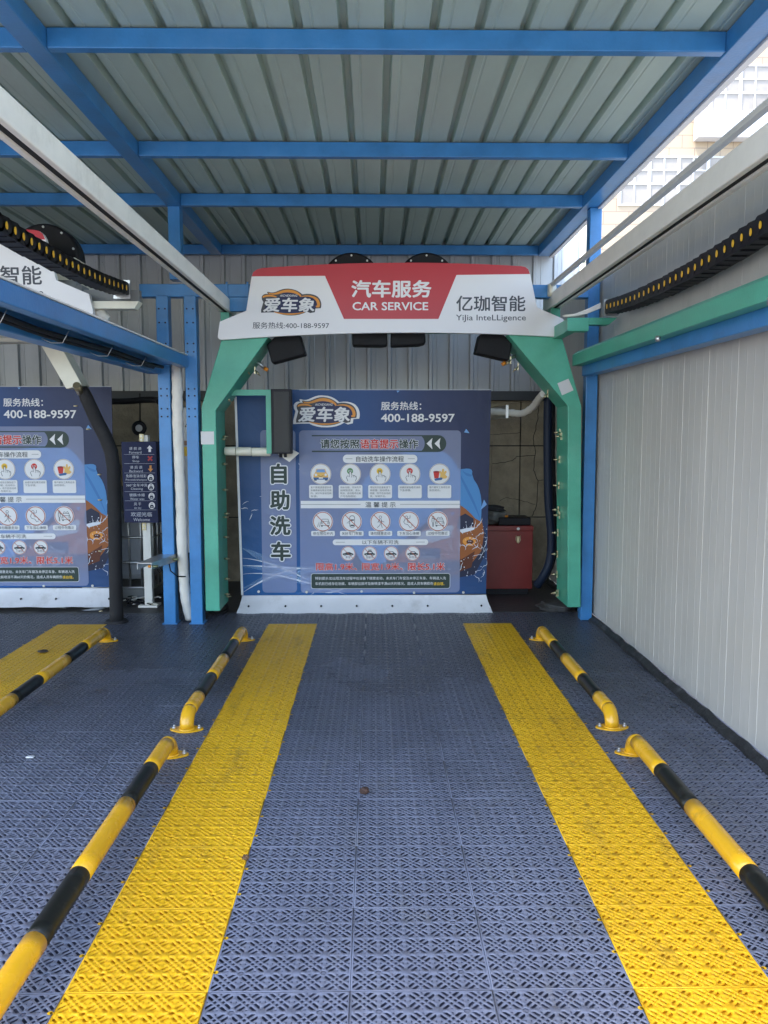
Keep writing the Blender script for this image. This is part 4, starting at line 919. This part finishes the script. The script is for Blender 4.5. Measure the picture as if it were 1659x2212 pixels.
# ------------------------------------------------------------------ direction sign on its post
YD = 7.15
ds = thing('direction_sign', 'narrow navy sign board with arrows and car symbols on a white post', 'sign', (at(302, 1312, 7.24).x, 7.24, 0))
def WD(zx, zy, L=0):     # zoom coordinates of the board
    p = at(232.2+.1725*zx, 837+.1725*zy, YD); return (p.x, YD-0.0010*L, p.z)
bd = MB(); q = [WD(172, 680), WD(606, 676), WD(636, 1694), WD(214, 1692)]
bd.add(q+[(p[0]+0.01, p[1]+0.08, p[2]) for p in q], [(0, 1, 2, 3), (7, 6, 5, 4)]+[((i+1) % 4, i, i+4, (i+1) % 4+4) for i in range(4)])
bdo = bd.build('board', mat('sign_navy', (0.010, 0.015, 0.058), 0.5, var=0.1, spec=0.25), ds)
rows = [('请 前 进', (272, 745, 425, 782), 'Forward', (273, 797, 426, 828)), ('停车', (308, 853, 396, 892), 'Stop', (313, 908, 398, 942)), ('请 后 退', (282, 980, 437, 1018), 'Backward', (275, 1031, 442, 1062)),
        ('免擦/泡沫/炫彩', (232, 1088, 488, 1128), 'Pre-soak/shampoo', (230, 1142, 496, 1174)), ('360°全车冲洗', (233, 1204, 500, 1242), 'Cleaning', (293, 1255, 443, 1290)),
        ('镀膜/水蜡', (275, 1327, 467, 1365), 'Water wax', (284, 1380, 464, 1410)), ('风 干', (332, 1442, 422, 1480), 'Air dry', (335, 1496, 424, 1526)), ('欢迎光临', (293, 1560, 558, 1616), 'Welcome', (325, 1635, 532, 1674))]
SWH = pmat('sign_pale', (0.55, 0.56, 0.60)); SAM = pmat('arrow_orange', (0.62, 0.27, 0.06)); SRD = pmat('cross_red', (0.42, 0.04, 0.04))
lt = Flat(WD)
for a, ba, b, bb in rows: lt.text(a, *ba, SWH, 1.5, bold=0.004); lt.text(b, *bb, SWH, 1.5)
for i, y in enumerate((838, 952, 1070, 1187, 1303, 1418, 1533)): lt.line([(205+2*i, y+1), (587+4*i, y)], 2.5, SWH, 1.5)
lt.build('lettering', bdo)
ar = Flat(WD); ar.poly([(527, 724), (564, 764), (545, 764), (545, 808), (514, 808), (514, 764), (493, 764)], PW, 1.5); ar.build('arrow', bdo); ar = Flat(WD); ar.poly([(527, 976), (552, 976), (552, 1018), (572, 1018), (540, 1058), (505, 1018), (527, 1018)], SAM, 1.5); ar.build('arrow', bdo)
ar = Flat(WD); ar.line([(508, 862), (560, 916)], 20, SRD, 1.5); ar.line([(560, 862), (508, 916)], 20, SRD, 2.2); ar.build('stop_cross', bdo)
for i, (cx, cy) in enumerate(((542, 1130), (546, 1246), (552, 1362), (556, 1478))):
    c = Flat(WD); c.circ(cx, cy, 39, PW, 1.5, ry=43); c.poly([(cx-24, cy+30), (cx-24, cy+8), (cx-15, cy-10), (cx+15, cy-10), (cx+24, cy+8), (cx+24, cy+30)], PDB, 2.2); c.rect(cx-12, cy+12, cx+12, cy+18, PW, 2.8)
    if i == 1: c.poly([(cx-16, cy-20), (cx, cy-36), (cx+16, cy-20)], PDB, 2.2)
    else: c.line([(cx-14, cy-24), (cx, cy-30), (cx+14, cy-24)], 5, PDB, 2.2)
    c.build('car_symbol', bdo)
xa, xb = at(386, 1200, 7.24).x, 0
xl = at(310, 1200, 7.24).x; xr = at(327, 1200, 7.24).x
m_ = MB(); m_.box(xl, xr, 7.235, 7.30, 0.01, at(310, 940, 7.24).z, bev=0.004); m_.build('post', WHITEP, ds)
m_ = MB(); m_.box(xl-0.05, xr+0.05, 7.20, 7.34, -0.006, 0.012); m_.build('foot_plate', WHITEP, ds)
for yy in (946, 1138):
    z_ = at(310, yy, 7.2).z; m_ = MB(); m_.box(xl-0.003, xl+0.035, 7.226, 7.2345, z_-0.035, z_+0.035); mm = m_.build('clamp', mat('zinc_yellow', (0.55, 0.48, 0.28), 0.4, 0.5), ds)
    m2 = MB(); [m2.disc((xl+0.016, 7.224, z_+dz_), 0.008, (0, 1, 0), 0.006, 8) for dz_ in (-0.016, 0.016)]; m2.build('bolt', STEEL, mm)
tw = thing('wall_horn', 'round black horn hanging on a thin cord above the direction sign', 'horn', at(302, 925, 7.9))
c = at(303, 925, 7.9); m_ = MB(); m_.tube([c+Vector((0, 0.12, 0)), c, c+Vector((0, -0.04, 0)), c+Vector((0, -0.042, 0))], [0.03, 0.05, 0.072, 0.05], 24); m_.build('horn', BLACKP, tw)
m_ = MB(); m_.tube([c+Vector((0, -0.02, 0)), c+Vector((0, -0.045, 0))], [0.03, 0.034], 16); m_.disc(c+Vector((0.0, -0.05, 0)), 0.014, (0, 1, 0), 0.01, 12); m_.build('horn_core', STEEL, tw)
MB().tube([c+Vector((0, 0, 0.06)), at(302, 850, 7.9)], 0.006, 6).build('cord', BLACKR, tw)

# ------------------------------------------------------------------ pipes, hoses, left bay machine
def hose(name, label, pts, r, m, cat='hose', n=14, wob=0.0, sm=6):
    P = [Vector(p) for p in pts]; out = []
    for i in range(len(P)-1):
        p0 = P[max(i-1, 0)]; p1 = P[i]; p2 = P[i+1]; p3 = P[min(i+2, len(P)-1)]
        for k in range(sm):
            t = k/sm; out.append(0.5*((2*p1)+(p2-p0)*t+(2*p0-5*p1+4*p2-p3)*t*t+(3*p1-p0-3*p2+p3)*t**3))
    out.append(P[-1]); rs_ = [r*(1+wob*math.sin(i*2.1+0.7*math.sin(i*1.7))) for i in range(len(out))]
    return tag(MB().tube(out, rs_, n).build(name, m), label, cat)
YW = 6.56
hose('wrapped_pipe', 'white wrapped pipe running down between the two blue posts', [at(381, 790, YW+.05), at(383, 837, YW), at(384, 905, YW), at(387, 989, YW), at(391, 1080, YW), at(393, 1161, YW), at(397, 1240, YW+.02), at(401, 1290, YW+.04), at(411, 1335, YW+.1)], 0.043, WRAP, 'pipe', wob=0.06)
hose('wrapped_pipe', 'white wrapped pipe clamped to the stone wall right of the main banner', [at(1035, 889, 7.6), at(1075, 890, 7.6), at(1105, 892, 7.6), at(1128, 893, 7.55), at(1150, 880, 7.4), at(1164, 862, 7.2), at(1174, 850, 7.0)], 0.032, WRAP, 'pipe', wob=0.08)
c = at(1096, 890, 7.55); tag(MB().box(c.x-0.012, c.x+0.012, 7.56, 8.5, c.z-0.055, c.z+0.065).build('pipe_clamp', STEEL), 'steel clamp holding the white wrapped pipe to the stone wall', 'clamp')
hose('wash_hose', 'thick black and blue hose hanging behind the right green leg', [at(1184, 850, 7.15), at(1183, 960, 7.15), at(1185, 1080, 7.15), at(1191, 1160, 7.15), at(1188, 1210, 7.15), at(1175, 1242, 7.15), at(1160, 1265, 7.2)], 0.038, mat('navy_rubber', (0.006, 0.012, 0.028), 0.55, spec=0.25), 'hose')
hose('wash_hose', 'thin black hose beside the thick one behind the right green leg', [at(1194, 850, 7.2), at(1194, 1000, 7.2), at(1198, 1100, 7.2), at(1200, 1170, 7.2), at(1193, 1215, 7.2), at(1178, 1250, 7.2)], 0.022, BLACKR, 'hose')
hose('floor_hose', 'clear ribbed hose looping on the floor below the left banner', [at(120, 1288, 7.3), at(128, 1308, 7.25), at(150, 1322, 7.15), at(185, 1322, 7.1), at(220, 1312, 7.15), at(245, 1292, 7.3)], 0.022, mat('clear_hose', (0.30, 0.31, 0.32), 0.3), 'hose')
hose('floor_hose', 'thin black yellow marked hose on the floor under the left green leg', [at(440, 1308, 6.9), at(455, 1322, 6.9), at(470, 1326, 6.9), at(490, 1318, 6.95), at(487, 1305, 7.2)], 0.016, BLACKR, 'hose')
hose('wall_pipe', 'black pipe running across the dark wall above the direction sign', [at(225, 867, 7.9), at(270, 867, 7.9), at(310, 864, 7.9), at(338, 864, 7.85), at(345, 868, 7.7)], 0.030, BLACKR, 'pipe')
for k in range(7):
    pts = [at(262+rnd.uniform(0, 90), rnd.uniform(1285, 1312), rnd.uniform(7.15, 7.6)) for _ in range(5)]
    pts = [Vector((p.x, p.y, 0.012+0.02*rnd.random())) for p in sorted(pts, key=lambda q: q.x)]
    hose('loose_cable', ('thin loose cable in the tangle on the floor behind the blue posts'), pts, 0.006, (WRAP, BLACKR, BLACKR, CREAM)[k % 4], 'cable', 8)
    bpy.data.objects[-1] if False else None
for o in col.objects:
    if o.name.startswith('loose_cable'): o['group'] = 'loose cables behind the posts'
# sensor bracket on the left post
a0, b0, _ = posts[0]
sbk = thing('sensor_bracket', 'galvanised angle bracket with sensors fixed to the left blue post', 'bracket', (a0, YPO, at(350, 1205, YPO).z))
zt_ = at(350, 1197, YPO).z
m_ = MB(); v = [(a0-0.02, YPO-0.001, zt_), (b0+0.012, YPO-0.001, zt_), (b0-0.07, YPO-0.42, zt_-0.005), (a0-0.08, YPO-0.42, zt_-0.005)]
m_.add(v+[(p[0], p[1], p[2]-0.005) for p in v], [(0, 1, 2, 3), (7, 6, 5, 4)]+[((i+1) % 4, i, i+4, (i+1) % 4+4) for i in range(4)])
for (xa_, xb_) in ((b0+0.012, b0-0.07), (a0-0.02, a0-0.08)):
    v = [(xa_, YPO-0.001, zt_-0.0055), (xb_, YPO-0.42, zt_-0.0105), (xb_, YPO-0.42, zt_-0.055), (xa_, YPO-0.001, zt_-0.06)]; m_.add(v+[(p[0]-0.004, p[1], p[2]) for p in v], [(0, 1, 2, 3), (7, 6, 5, 4)]+[((i+1) % 4, i, i+4, (i+1) % 4+4) for i in range(4)])
m_.box(b0+0.0005, b0+0.006, YPO-0.0, YPO+0.10, zt_-0.06, zt_)
m_.build('angle_bracket', STEEL, sbk)
for (yy, xx) in ((YPO-0.40, b0-0.06), (YPO-0.05, b0+0.01)):
    MB().tube([(xx-0.02, yy, zt_-0.035), (xx+0.035, yy, zt_-0.035)], 0.011, 12).build('sensor', mat('sensor_metal', (0.2, 0.22, 0.12), 0.3, 0.8), sbk)
    MB().tube([(xx-0.04, yy, zt_-0.035), (xx-0.021, yy, zt_-0.035)], 0.011, 12).build('sensor_tip', ORANGEC, sbk)
MB().tube([(b0-0.02, YPO-0.40, zt_-0.035), (b0, YPO-0.38, zt_-0.07), (b0-0.03, YPO-0.36, zt_-0.09), (b0-0.05, YPO-0.35, zt_-0.06)], 0.004, 6).build('wire', BLACKR, sbk)
MB().tube([(b0-0.03, YPO-0.06, zt_-0.06), (b0-0.02, YPO-0.05, zt_-0.13), (b0+0.03, YPO-0.03, zt_-0.18), (b0+0.09, YPO-0.0, zt_-0.185)], 0.005, 6).build('wire', BLACKR, sbk)
# left gantry: sign, blower, carriage
g2 = thing('wash_gantry', 'neighbouring left gantry, only its sign end and black blower in view', 'car wash gantry', (-3.4, 5.9, 0), )
oA = at(1222, 721, YS); oB = at(189, 674, 5.43); DX, DY, DZ = oB.x-oA.x+0.035, 5.43-YS, oB.z-oA.z
sign_board(g2, DX, DY, DZ)
cbl = at(105, 563, 5.9); c0 = at(920, 614, 6.78); blower(g2, 920, cbl.x-c0.x, 5.9-6.78, cbl.z-c0.z)
MB().box(-4.9, oB.x-0.15, 5.66, 6.0, 2.25, 2.75).build('top_beam', CREAM, g2, bevel=0.006)
m_ = MB(); a = at(186, 652, 5.5); b = at(303, 668, 5.5); m_.prism([(a.x, b.z), (b.x-0.03, b.z), (b.x, a.z), (a.x, a.z)], 5.47, 5.56); m_.build('chain_bracket', CREAM, g2)
m_ = MB(); a = at(118, 605, 5.7); b = at(182, 640, 5.7); m_.box(a.x, b.x, 5.66, 5.8, b.z, a.z-0.04); a = at(150, 610, 5.7); m_.tube([(a.x-0.08, 5.7, a.z-0.02), (a.x+0.06, 5.7, a.z-0.02)], 0.05, 16); m_.build('trolley', MATS.get('dull_grey_metal') or mat('dull_grey_metal', (0.22, 0.22, 0.22), 0.5), g2)
m_ = MB(); a = at(180, 632, 5.55); b = at(300, 652, 5.55); m_.box(a.x, b.x, 5.56, 5.62, b.z, a.z+0.02); m_.build('trolley_plate', mat('dull_grey_metal', (0.22, 0.22, 0.22), 0.5), g2)
m_ = MB(); a = at(200, 668, 5.55); b = at(235, 690, 5.55); m_.tube([a, (a+b)/2, b], [0.03, 0.045, 0.02], 12); m_.build('wrapped_joint', WRAP, g2)
arm = thing('swing_washer', 'cream bent wash arm of the left bay ending in a black foam covered pipe', 'wash arm', (at(250, 1345, 6.6).x, 6.6, 0))
q = [at(*p, 6.55) for p in ((-120, 700), (60, 700), (128, 742), (178, 833), (143, 840), (88, 745), (70, 738), (-120, 740))]
MB().prism([(p.x, p.z) for p in q], 6.55, 6.72).build('arm', CREAM, arm, bevel=0.005)
m_ = MB(); a = at(165, 832, 6.5); b = at(174, 848, 6.6); m_.tube([a, b], 0.03, 10); m_.build('coupling', BRASS, arm)
fpts = [at(178, 838, 6.62), at(186, 858, 6.62), at(205, 900, 6.62), at(228, 945, 6.62), at(240, 975, 6.62), at(245.5, 1010, 6.62), at(247, 1080, 6.62), at(248.5, 1160, 6.62), at(250, 1250, 6.62), at(251.5, 1325, 6.62), Vector((at(251.5, 1345, 6.62).x, 6.62, 0.0))]
MB().tube(fpts, [0.042, 0.052, 0.054, 0.055, 0.055, 0.054, 0.054, 0.054, 0.054, 0.054, 0.054], 20).build('foam_sleeve', FOAM, arm)
fj = fpts[-1]; MB().tube([(fj.x, fj.y, 0.0), (fj.x, fj.y, 0.02)], [0.10, 0.08], 16).build('foot_pad', FOAM, arm)
for (x, y) in ((164, 877), (191, 927), (215, 1025), (216, 1080), (217, 1190), (218, 1320)):
    p = at(x+4, y, 6.60); MB().tube([p, p+Vector((-0.03, -0.01, 0))], [0.007, 0.005], 8).build('spray_jet', BRASS, arm)
# IBC tank with its cage, behind the direction sign
ib = thing('caged_tank', 'grey plastic tank in a tubular cage behind the direction sign post', 'tank', (-2.35, 7.9, 0))
tx0, tx1 = at(255, 1200, 7.6).x-0.35, at(330, 1200, 7.6).x; MB().box(tx0+0.03, tx1-0.03, 7.65, 8.3, 0.16, 1.02, bev=0.06).build('tank', mat('tank_plastic', (0.30, 0.31, 0.33), 0.4, var=0.15, vscale=4, bump=0.4, bscale=8), ib)
cg = MB()
for k in range(7): x = tx0+(tx1-tx0)*k/6; cg.tube([(x, 7.62, 0.1), (x, 7.62, 1.05)], 0.009, 8)
for z in (0.1, 0.34, 0.58, 0.82, 1.05): cg.tube([(tx0, 7.61, z), (tx1, 7.61, z), (tx1+0.005, 7.62, z), (tx1+0.005, 8.32, z)], 0.010, 8)
for k in range(1, 6): y = 7.62+0.7*k/5; cg.tube([(tx1+0.005, y, 0.1), (tx1+0.005, y, 1.05)], 0.009, 8)
cg.build('cage', STEEL, ib); MB().box(tx0, tx1, 7.6, 8.32, 0.0, 0.09).build('pallet', mat('pallet_grey', (0.25, 0.25, 0.24), 0.6), ib)
# electric cabinet half hidden between the posts
ec = thing('electric_cabinet', 'grey cabinet with yellow warning triangle hidden behind the two blue posts', 'cabinet', (at(405, 1000, 7.5).x, 7.5, 0))
xa, xb = at(372, 1000, 7.5).x, at(428, 1000, 7.5).x
MB().box(xa, xb, 7.5, 7.8, 0.45, at(400, 880, 7.5).z, bev=0.006).build('housing', mat('cabinet_grey', (0.42, 0.42, 0.41), 0.4, var=0.05), ec)
wt = Flat(lambda x, y, L: (lambda p: (p.x, 7.5-0.002*L, p.z))(at(x, y, 7.5))); wt.poly([(400, 922), (410, 904), (420, 922)], PY, 1); wt.line([(400, 922), (410, 904), (420, 922), (400, 922)], 1.5, PK, 1.6); wt.rect(396, 952, 424, 962, pmat('label_brown', (0.25, 0.12, 0.06)), 1); wt.rect(396, 965, 424, 985, PY, 1); wt.build('warning_label', ec)
MB().box(xa+0.03, xb-0.03, 7.55, 7.78, 0, 0.449).build('plinth', BLACKP, ec)
# red cabinet and the clutter on it
YC = 7.75
rc = thing('red_cabinet', 'dark red metal cabinet with a brass latch right of the main banner', 'cabinet', (at(1100, 1272, YC).x, YC, 0))
REDC = mat('red_enamel', (0.22, 0.022, 0.018), 0.35, var=0.12, vscale=3)
xa, xb = at(1030, 1200, YC).x, at(1150.5, 1200, YC).x; z0, z1, z2 = at(1100, 1272, YC).z, at(1100, 1146.5, YC).z, at(1100, 1136, YC).z
MB().box(xa, xb, YC, YC+0.5, z0, z1-0.002, bev=0.004).build('body', REDC, rc); MB().box(xa-0.003, xb+0.003, YC-0.004, YC+0.504, z1, z2, bev=0.003).build('lid', REDC, rc)
MB().box(xa+0.03, xb-0.03, YC+0.03, YC+0.47, -0.02, z0-0.001).build('plinth', BLACKP, rc)
p = at(1119, 1160, YC); m_ = MB(); m_.box(p.x-0.014, p.x+0.014, YC-0.016, YC-0.001, p.z-0.055, p.z+0.01, bev=0.004); m_.tube([(p.x-0.02, YC-0.012, p.z+0.02), (p.x-0.022, YC-0.012, p.z-0.03), (p.x, YC-0.012, p.z-0.062), (p.x+0.022, YC-0.012, p.z-0.03), (p.x+0.02, YC-0.012, p.z+0.02)], 0.003, 6); m_.build('latch', BRASS, rc)
p = at(1119, 1142, YC); MB().disc((p.x, YC-0.01, p.z), 0.014, (0, 1, 0), 0.012, 12).build('keyhole', STEEL, rc)
def lump(name, label, cat, c, sx_, sy_, sz_, m, seed):
    rs = random.Random(seed); b = bmesh.new(); bmesh.ops.create_icosphere(b, subdivisions=4, radius=1)
    ph = [rs.uniform(0, 6) for _ in range(6)]
    for v in b.verts:
        p = v.co; k = 1+0.13*math.sin(4*p.x+ph[0])*math.sin(5*p.y+ph[1])+0.10*math.sin(9*p.z+ph[2]+3*p.x)+0.05*math.sin(17*p.x+ph[3])*math.sin(15*p.z+ph[4])
        v.co = Vector((p.x*sx_*k, p.y*sy_*k, max(p.z, -0.55)*sz_*k))
    lo = min(v.co.z for v in b.verts)
    me = bpy.data.meshes.new(name); b.to_mesh(me); b.free(); [setattr(f, 'use_smooth', True) for f in me.polygons]; me.materials.append(m)
    o = bpy.data.objects.new(name, me); col.objects.link(o); o.location = (c[0], c[1], c[2]-lo); return tag(o, label, cat)
ct = at(1068, 1136, YC); lump('plastic_bag', 'crumpled grey plastic bag on the red cabinet next to the banner edge', 'bag', (ct.x, YC+0.16, z2+0.001), 0.13, 0.12, 0.10, mat('dull_bag', (0.13, 0.13, 0.12), 0.4, var=0.4, vscale=12), 4)
lump('folded_cloth', 'dark folded cloth lying on the grey bag on the cabinet', 'cloth', (ct.x-0.02, YC+0.16, z2+0.115), 0.14, 0.10, 0.045, mat('dark_cloth', (0.03, 0.03, 0.032), 0.9, var=0.3), 9)
tb = thing('tool_tray', 'low black tray with an orange lid on the red cabinet', 'tray', (at(1117, 1130, YC).x, YC+0.15, z2))
xa, xb = at(1078, 1130, YC).x, at(1148, 1130, YC).x; MB().box(xa, xb, YC+0.03, YC+0.3, z2+0.001, z2+0.075, bev=0.01).build('tray', BLACKP, tb); p = at(1091, 1112, YC+0.1); MB().disc((p.x, YC+0.12, z2+0.085), 0.035, (0, 0, 1), 0.018, 16).build('lid', ORANGEC, tb)
# small things on the floor
p = onfloor(787, 1714); lump('dead_leaf', 'small brown crumpled leaf on the grey tiles in the middle of the bay', 'leaf', (p.x, p.y, 0.001), 0.021, 0.017, 0.016, mat('leaf_brown', (0.06, 0.03, 0.02), 0.8, var=0.4, vscale=80), 2)
p = onfloor(531, 1857); lump('dead_leaf', 'tiny brown leaf scrap at the inner edge of the left yellow strip', 'leaf', (p.x, p.y, 0.003), 0.013, 0.011, 0.009, mat('leaf_tan', (0.13, 0.07, 0.03), 0.8, var=0.4, vscale=80), 5)
p = onfloor(65, 1637); lump('paper_scrap', 'small white paper scrap on the grey floor at the left edge of the photo', 'paper', (p.x, p.y, 0.001), 0.020, 0.012, 0.005, mat('paper_white', (0.6, 0.6, 0.6), 0.8), 6)
p = onfloor(93, 1409); lump('dead_leaf', 'dark leaf lying on the yellow strip of the left bay', 'leaf', (p.x, p.y, 0.003), 0.035, 0.03, 0.008, mat('leaf_dark', (0.05, 0.035, 0.03), 0.8), 8)
# white buckets under the left banner
for i, px in enumerate((18, 92)):
    p = at(px, 1300, 7.35); m_ = MB(); m_.tube([(p.x, 7.4, 0.0), (p.x, 7.4, 0.02), (p.x, 7.4, 0.16), (p.x, 7.4, 0.17)], [0.09, 0.095, 0.105, 0.11], 24)
    tag(m_.build('bucket', WRAP), ('white bucket under the left banner at the photo edge', 'white bucket under the left banner beside the clear hose loop')[i], 'bucket')
tag(lump('rubble', 'dark broken concrete rubble at the foot of the right green leg', 'rubble', (at(1205, 1325, 7.0).x, 7.05, -0.005), 0.16, 0.14, 0.05, DARKC, 12))

# ------------------------------------------------------------------ outside: tower block, drainpipe, shrub
YBL = 26.0; kx = YBL/F
FAC = bpy.data.materials.new('cream_cladding'); FAC.use_nodes = True
nt = FAC.node_tree; n = nt.nodes; l = nt.links; bs = n['Principled BSDF']; bs.inputs['Roughness'].default_value = 0.6
tc = n.new('ShaderNodeTexCoord'); mp = n.new('ShaderNodeMapping'); mp.inputs['Rotation'].default_value = (R(90), 0, 0); br_ = n.new('ShaderNodeTexBrick'); br_.offset = 0.5; br_.inputs['Scale'].default_value = 1.0
br_.inputs['Brick Width'].default_value = 0.80; br_.inputs['Row Height'].default_value = 0.385; br_.inputs['Mortar Size'].default_value = 0.012
br_.inputs['Color1'].default_value = (0.40, 0.315, 0.215, 1); br_.inputs['Color2'].default_value = (0.385, 0.30, 0.205, 1); br_.inputs['Mortar'].default_value = (0.22, 0.17, 0.13, 1)
l.new(tc.outputs['Object'], mp.inputs[0]); l.new(mp.outputs[0], br_.inputs['Vector']); l.new(br_.outputs['Color'], bs.inputs['Base Color'])
WFR = mat('white_window_frame', (0.50, 0.50, 0.50), 0.4); GLS = mat('curtained_glass', (0.30, 0.275, 0.245), 0.5, var=0.15, vscale=0.8, spec=0.2)
bl = thing('office_block', 'cream clad office block with white gridded windows seen through the right gap', 'building', (10, YBL, 0))
MB().box(3.5, 34, YBL, YBL+10, 0, 30).build('wall', FAC, bl)
modw = 61.5*kx; x_m = at(1401.6, 400, YBL).x
zW = (at(1500, 341.6, YBL).z, at(1500, 441.6, YBL).z); dzf = (at(1500, 143, YBL).z - at(1500, 341.6, YBL).z)
for fl in range(-2, 4):
    zt1 = zW[0]+dzf*fl; zb1 = zW[1]+dzf*fl
    for (m0, m1) in ((-5, -3), (-1, 4) if fl % 2 == 0 else (0, 4), (6, 9), (11, 14)):
        xa, xb = x_m+modw*m0, x_m+modw*m1; fr_ = MB(); tk = 0.05
        def fb_(a, b, c, d, y=0.03): fr_.box(a, b, YBL-y, YBL-0.006, c, d)
        fb_(xa-tk, xb+tk, zt1, zt1+tk); fb_(xa-tk, xb+tk, zb1-tk, zb1); zq = zt1-(zt1-zb1)*0.56
        for k in range(m0, m1+1): fb_(x_m+modw*k-tk, x_m+modw*k+tk, zb1+0.001, zt1-0.001, 0.036)
        for k in range(m0, m1): fb_(x_m+modw*(k+.5)-0.025, x_m+modw*(k+.5)+0.025, zb1+0.001, zt1-0.001, 0.022)
        fb_(xa, xb, zq-0.035, zq+0.035, 0.028); fb_(xa, xb, zt1-(zt1-zb1)*0.27-0.02, zt1-(zt1-zb1)*0.27+0.02, 0.025)
        fo = fr_.build('window', WFR, bl)
        MB().box(xa, xb, YBL-0.004, YBL+0.02, zb1, zt1).build('pane', GLS, fo)
        if fl == 1 and m0 == 0: MB().box(x_m+modw*1.45, x_m+modw*4, YBL-0.45, YBL-0.04, zb1-0.85, zb1-0.08).build('planter_ledge', WFR, bl)
dp = thing('drainpipe', 'pale round drainpipe standing beyond the back corner of the bay', 'pipe', (at(1247, 600, 10.5).x, 10.5, 0))
x_ = at(1247, 600, 10.5).x; MB().tube([(x_, 10.5, 0), (x_, 10.5, 4.6)], 0.10, 18).build('pipe', CREAM, dp); MB().tube([(x_, 10.5, 3.15), (x_, 10.5, 3.26)], 0.115, 18).build('collar', CREAM, dp); MB().tube([(x_, 10.5, 4.6), (x_, 10.5, 4.75), (x_+0.25, 10.5, 4.95)], 0.13, 18).build('elbow', CREAM, dp)
LEAF = mat('leaf_green', (0.07, 0.12, 0.035), 0.55, var=0.45, vscale=9)
def shrub(label, c, h, rad, seed, nl, zlow):
    rs = random.Random(seed); t = thing('shrub', label, 'shrub', (c[0], c[1], -0.05)); st_ = MB(); lf = MB()
    st_.tube([(c[0], c[1], -0.05), (c[0]+0.03, c[1], h*0.5), (c[0], c[1], h*0.8)], [0.05, 0.04, 0.015], 8)
    for i in range(26):
        a = rs.uniform(0, 6.28); z0 = rs.uniform(zlow*0.8, h*0.8); L = rad*rs.uniform(0.5, 1.15); e = Vector((c[0]+L*math.cos(a), c[1]+L*math.sin(a), z0+rs.uniform(0.2, 0.7)*rad*1.3)); s0 = Vector((c[0], c[1], z0*0.9))
        st_.tube([s0, (s0+e)/2+Vector((0, 0, 0.08)), e], [0.014, 0.009, 0.004], 5)
        for k in range(nl):
            q = rs.uniform(0.3, 1.08); p = s0.lerp(e, q)+Vector((rs.gauss(0, 0.07), rs.gauss(0, 0.07), rs.gauss(0, 0.06)))
            d = Vector((rs.gauss(0, 1), rs.gauss(0, 1), rs.gauss(0, 0.6))).normalized(); u = d.cross(Vector((rs.gauss(0, 1), rs.gauss(0, 1), rs.gauss(0, 1)))).normalized(); s = rs.uniform(0.03, 0.055)
            lf.add([p-d*s, p+u*s*0.42, p+d*s, p-u*s*0.42], [(0, 1, 2, 3)])
    st_.build('stem', mat('bark', (0.09, 0.065, 0.045), 0.8), t); lf.build('foliage', LEAF, t, fixn=False); return t
shrub('green leafy shrub growing beyond the panel wall right of the blue column', (3.05, 9.6, 0), 3.75, 0.75, 11, 60, 1.8)
shrub('narrow leafy shrub showing between the drainpipe and the corrugated wall', (2.45, 9.9, 0), 3.6, 0.45, 21, 40, 1.8)

col.objects.unlink(FONTO); bpy.data.objects.remove(FONTO)
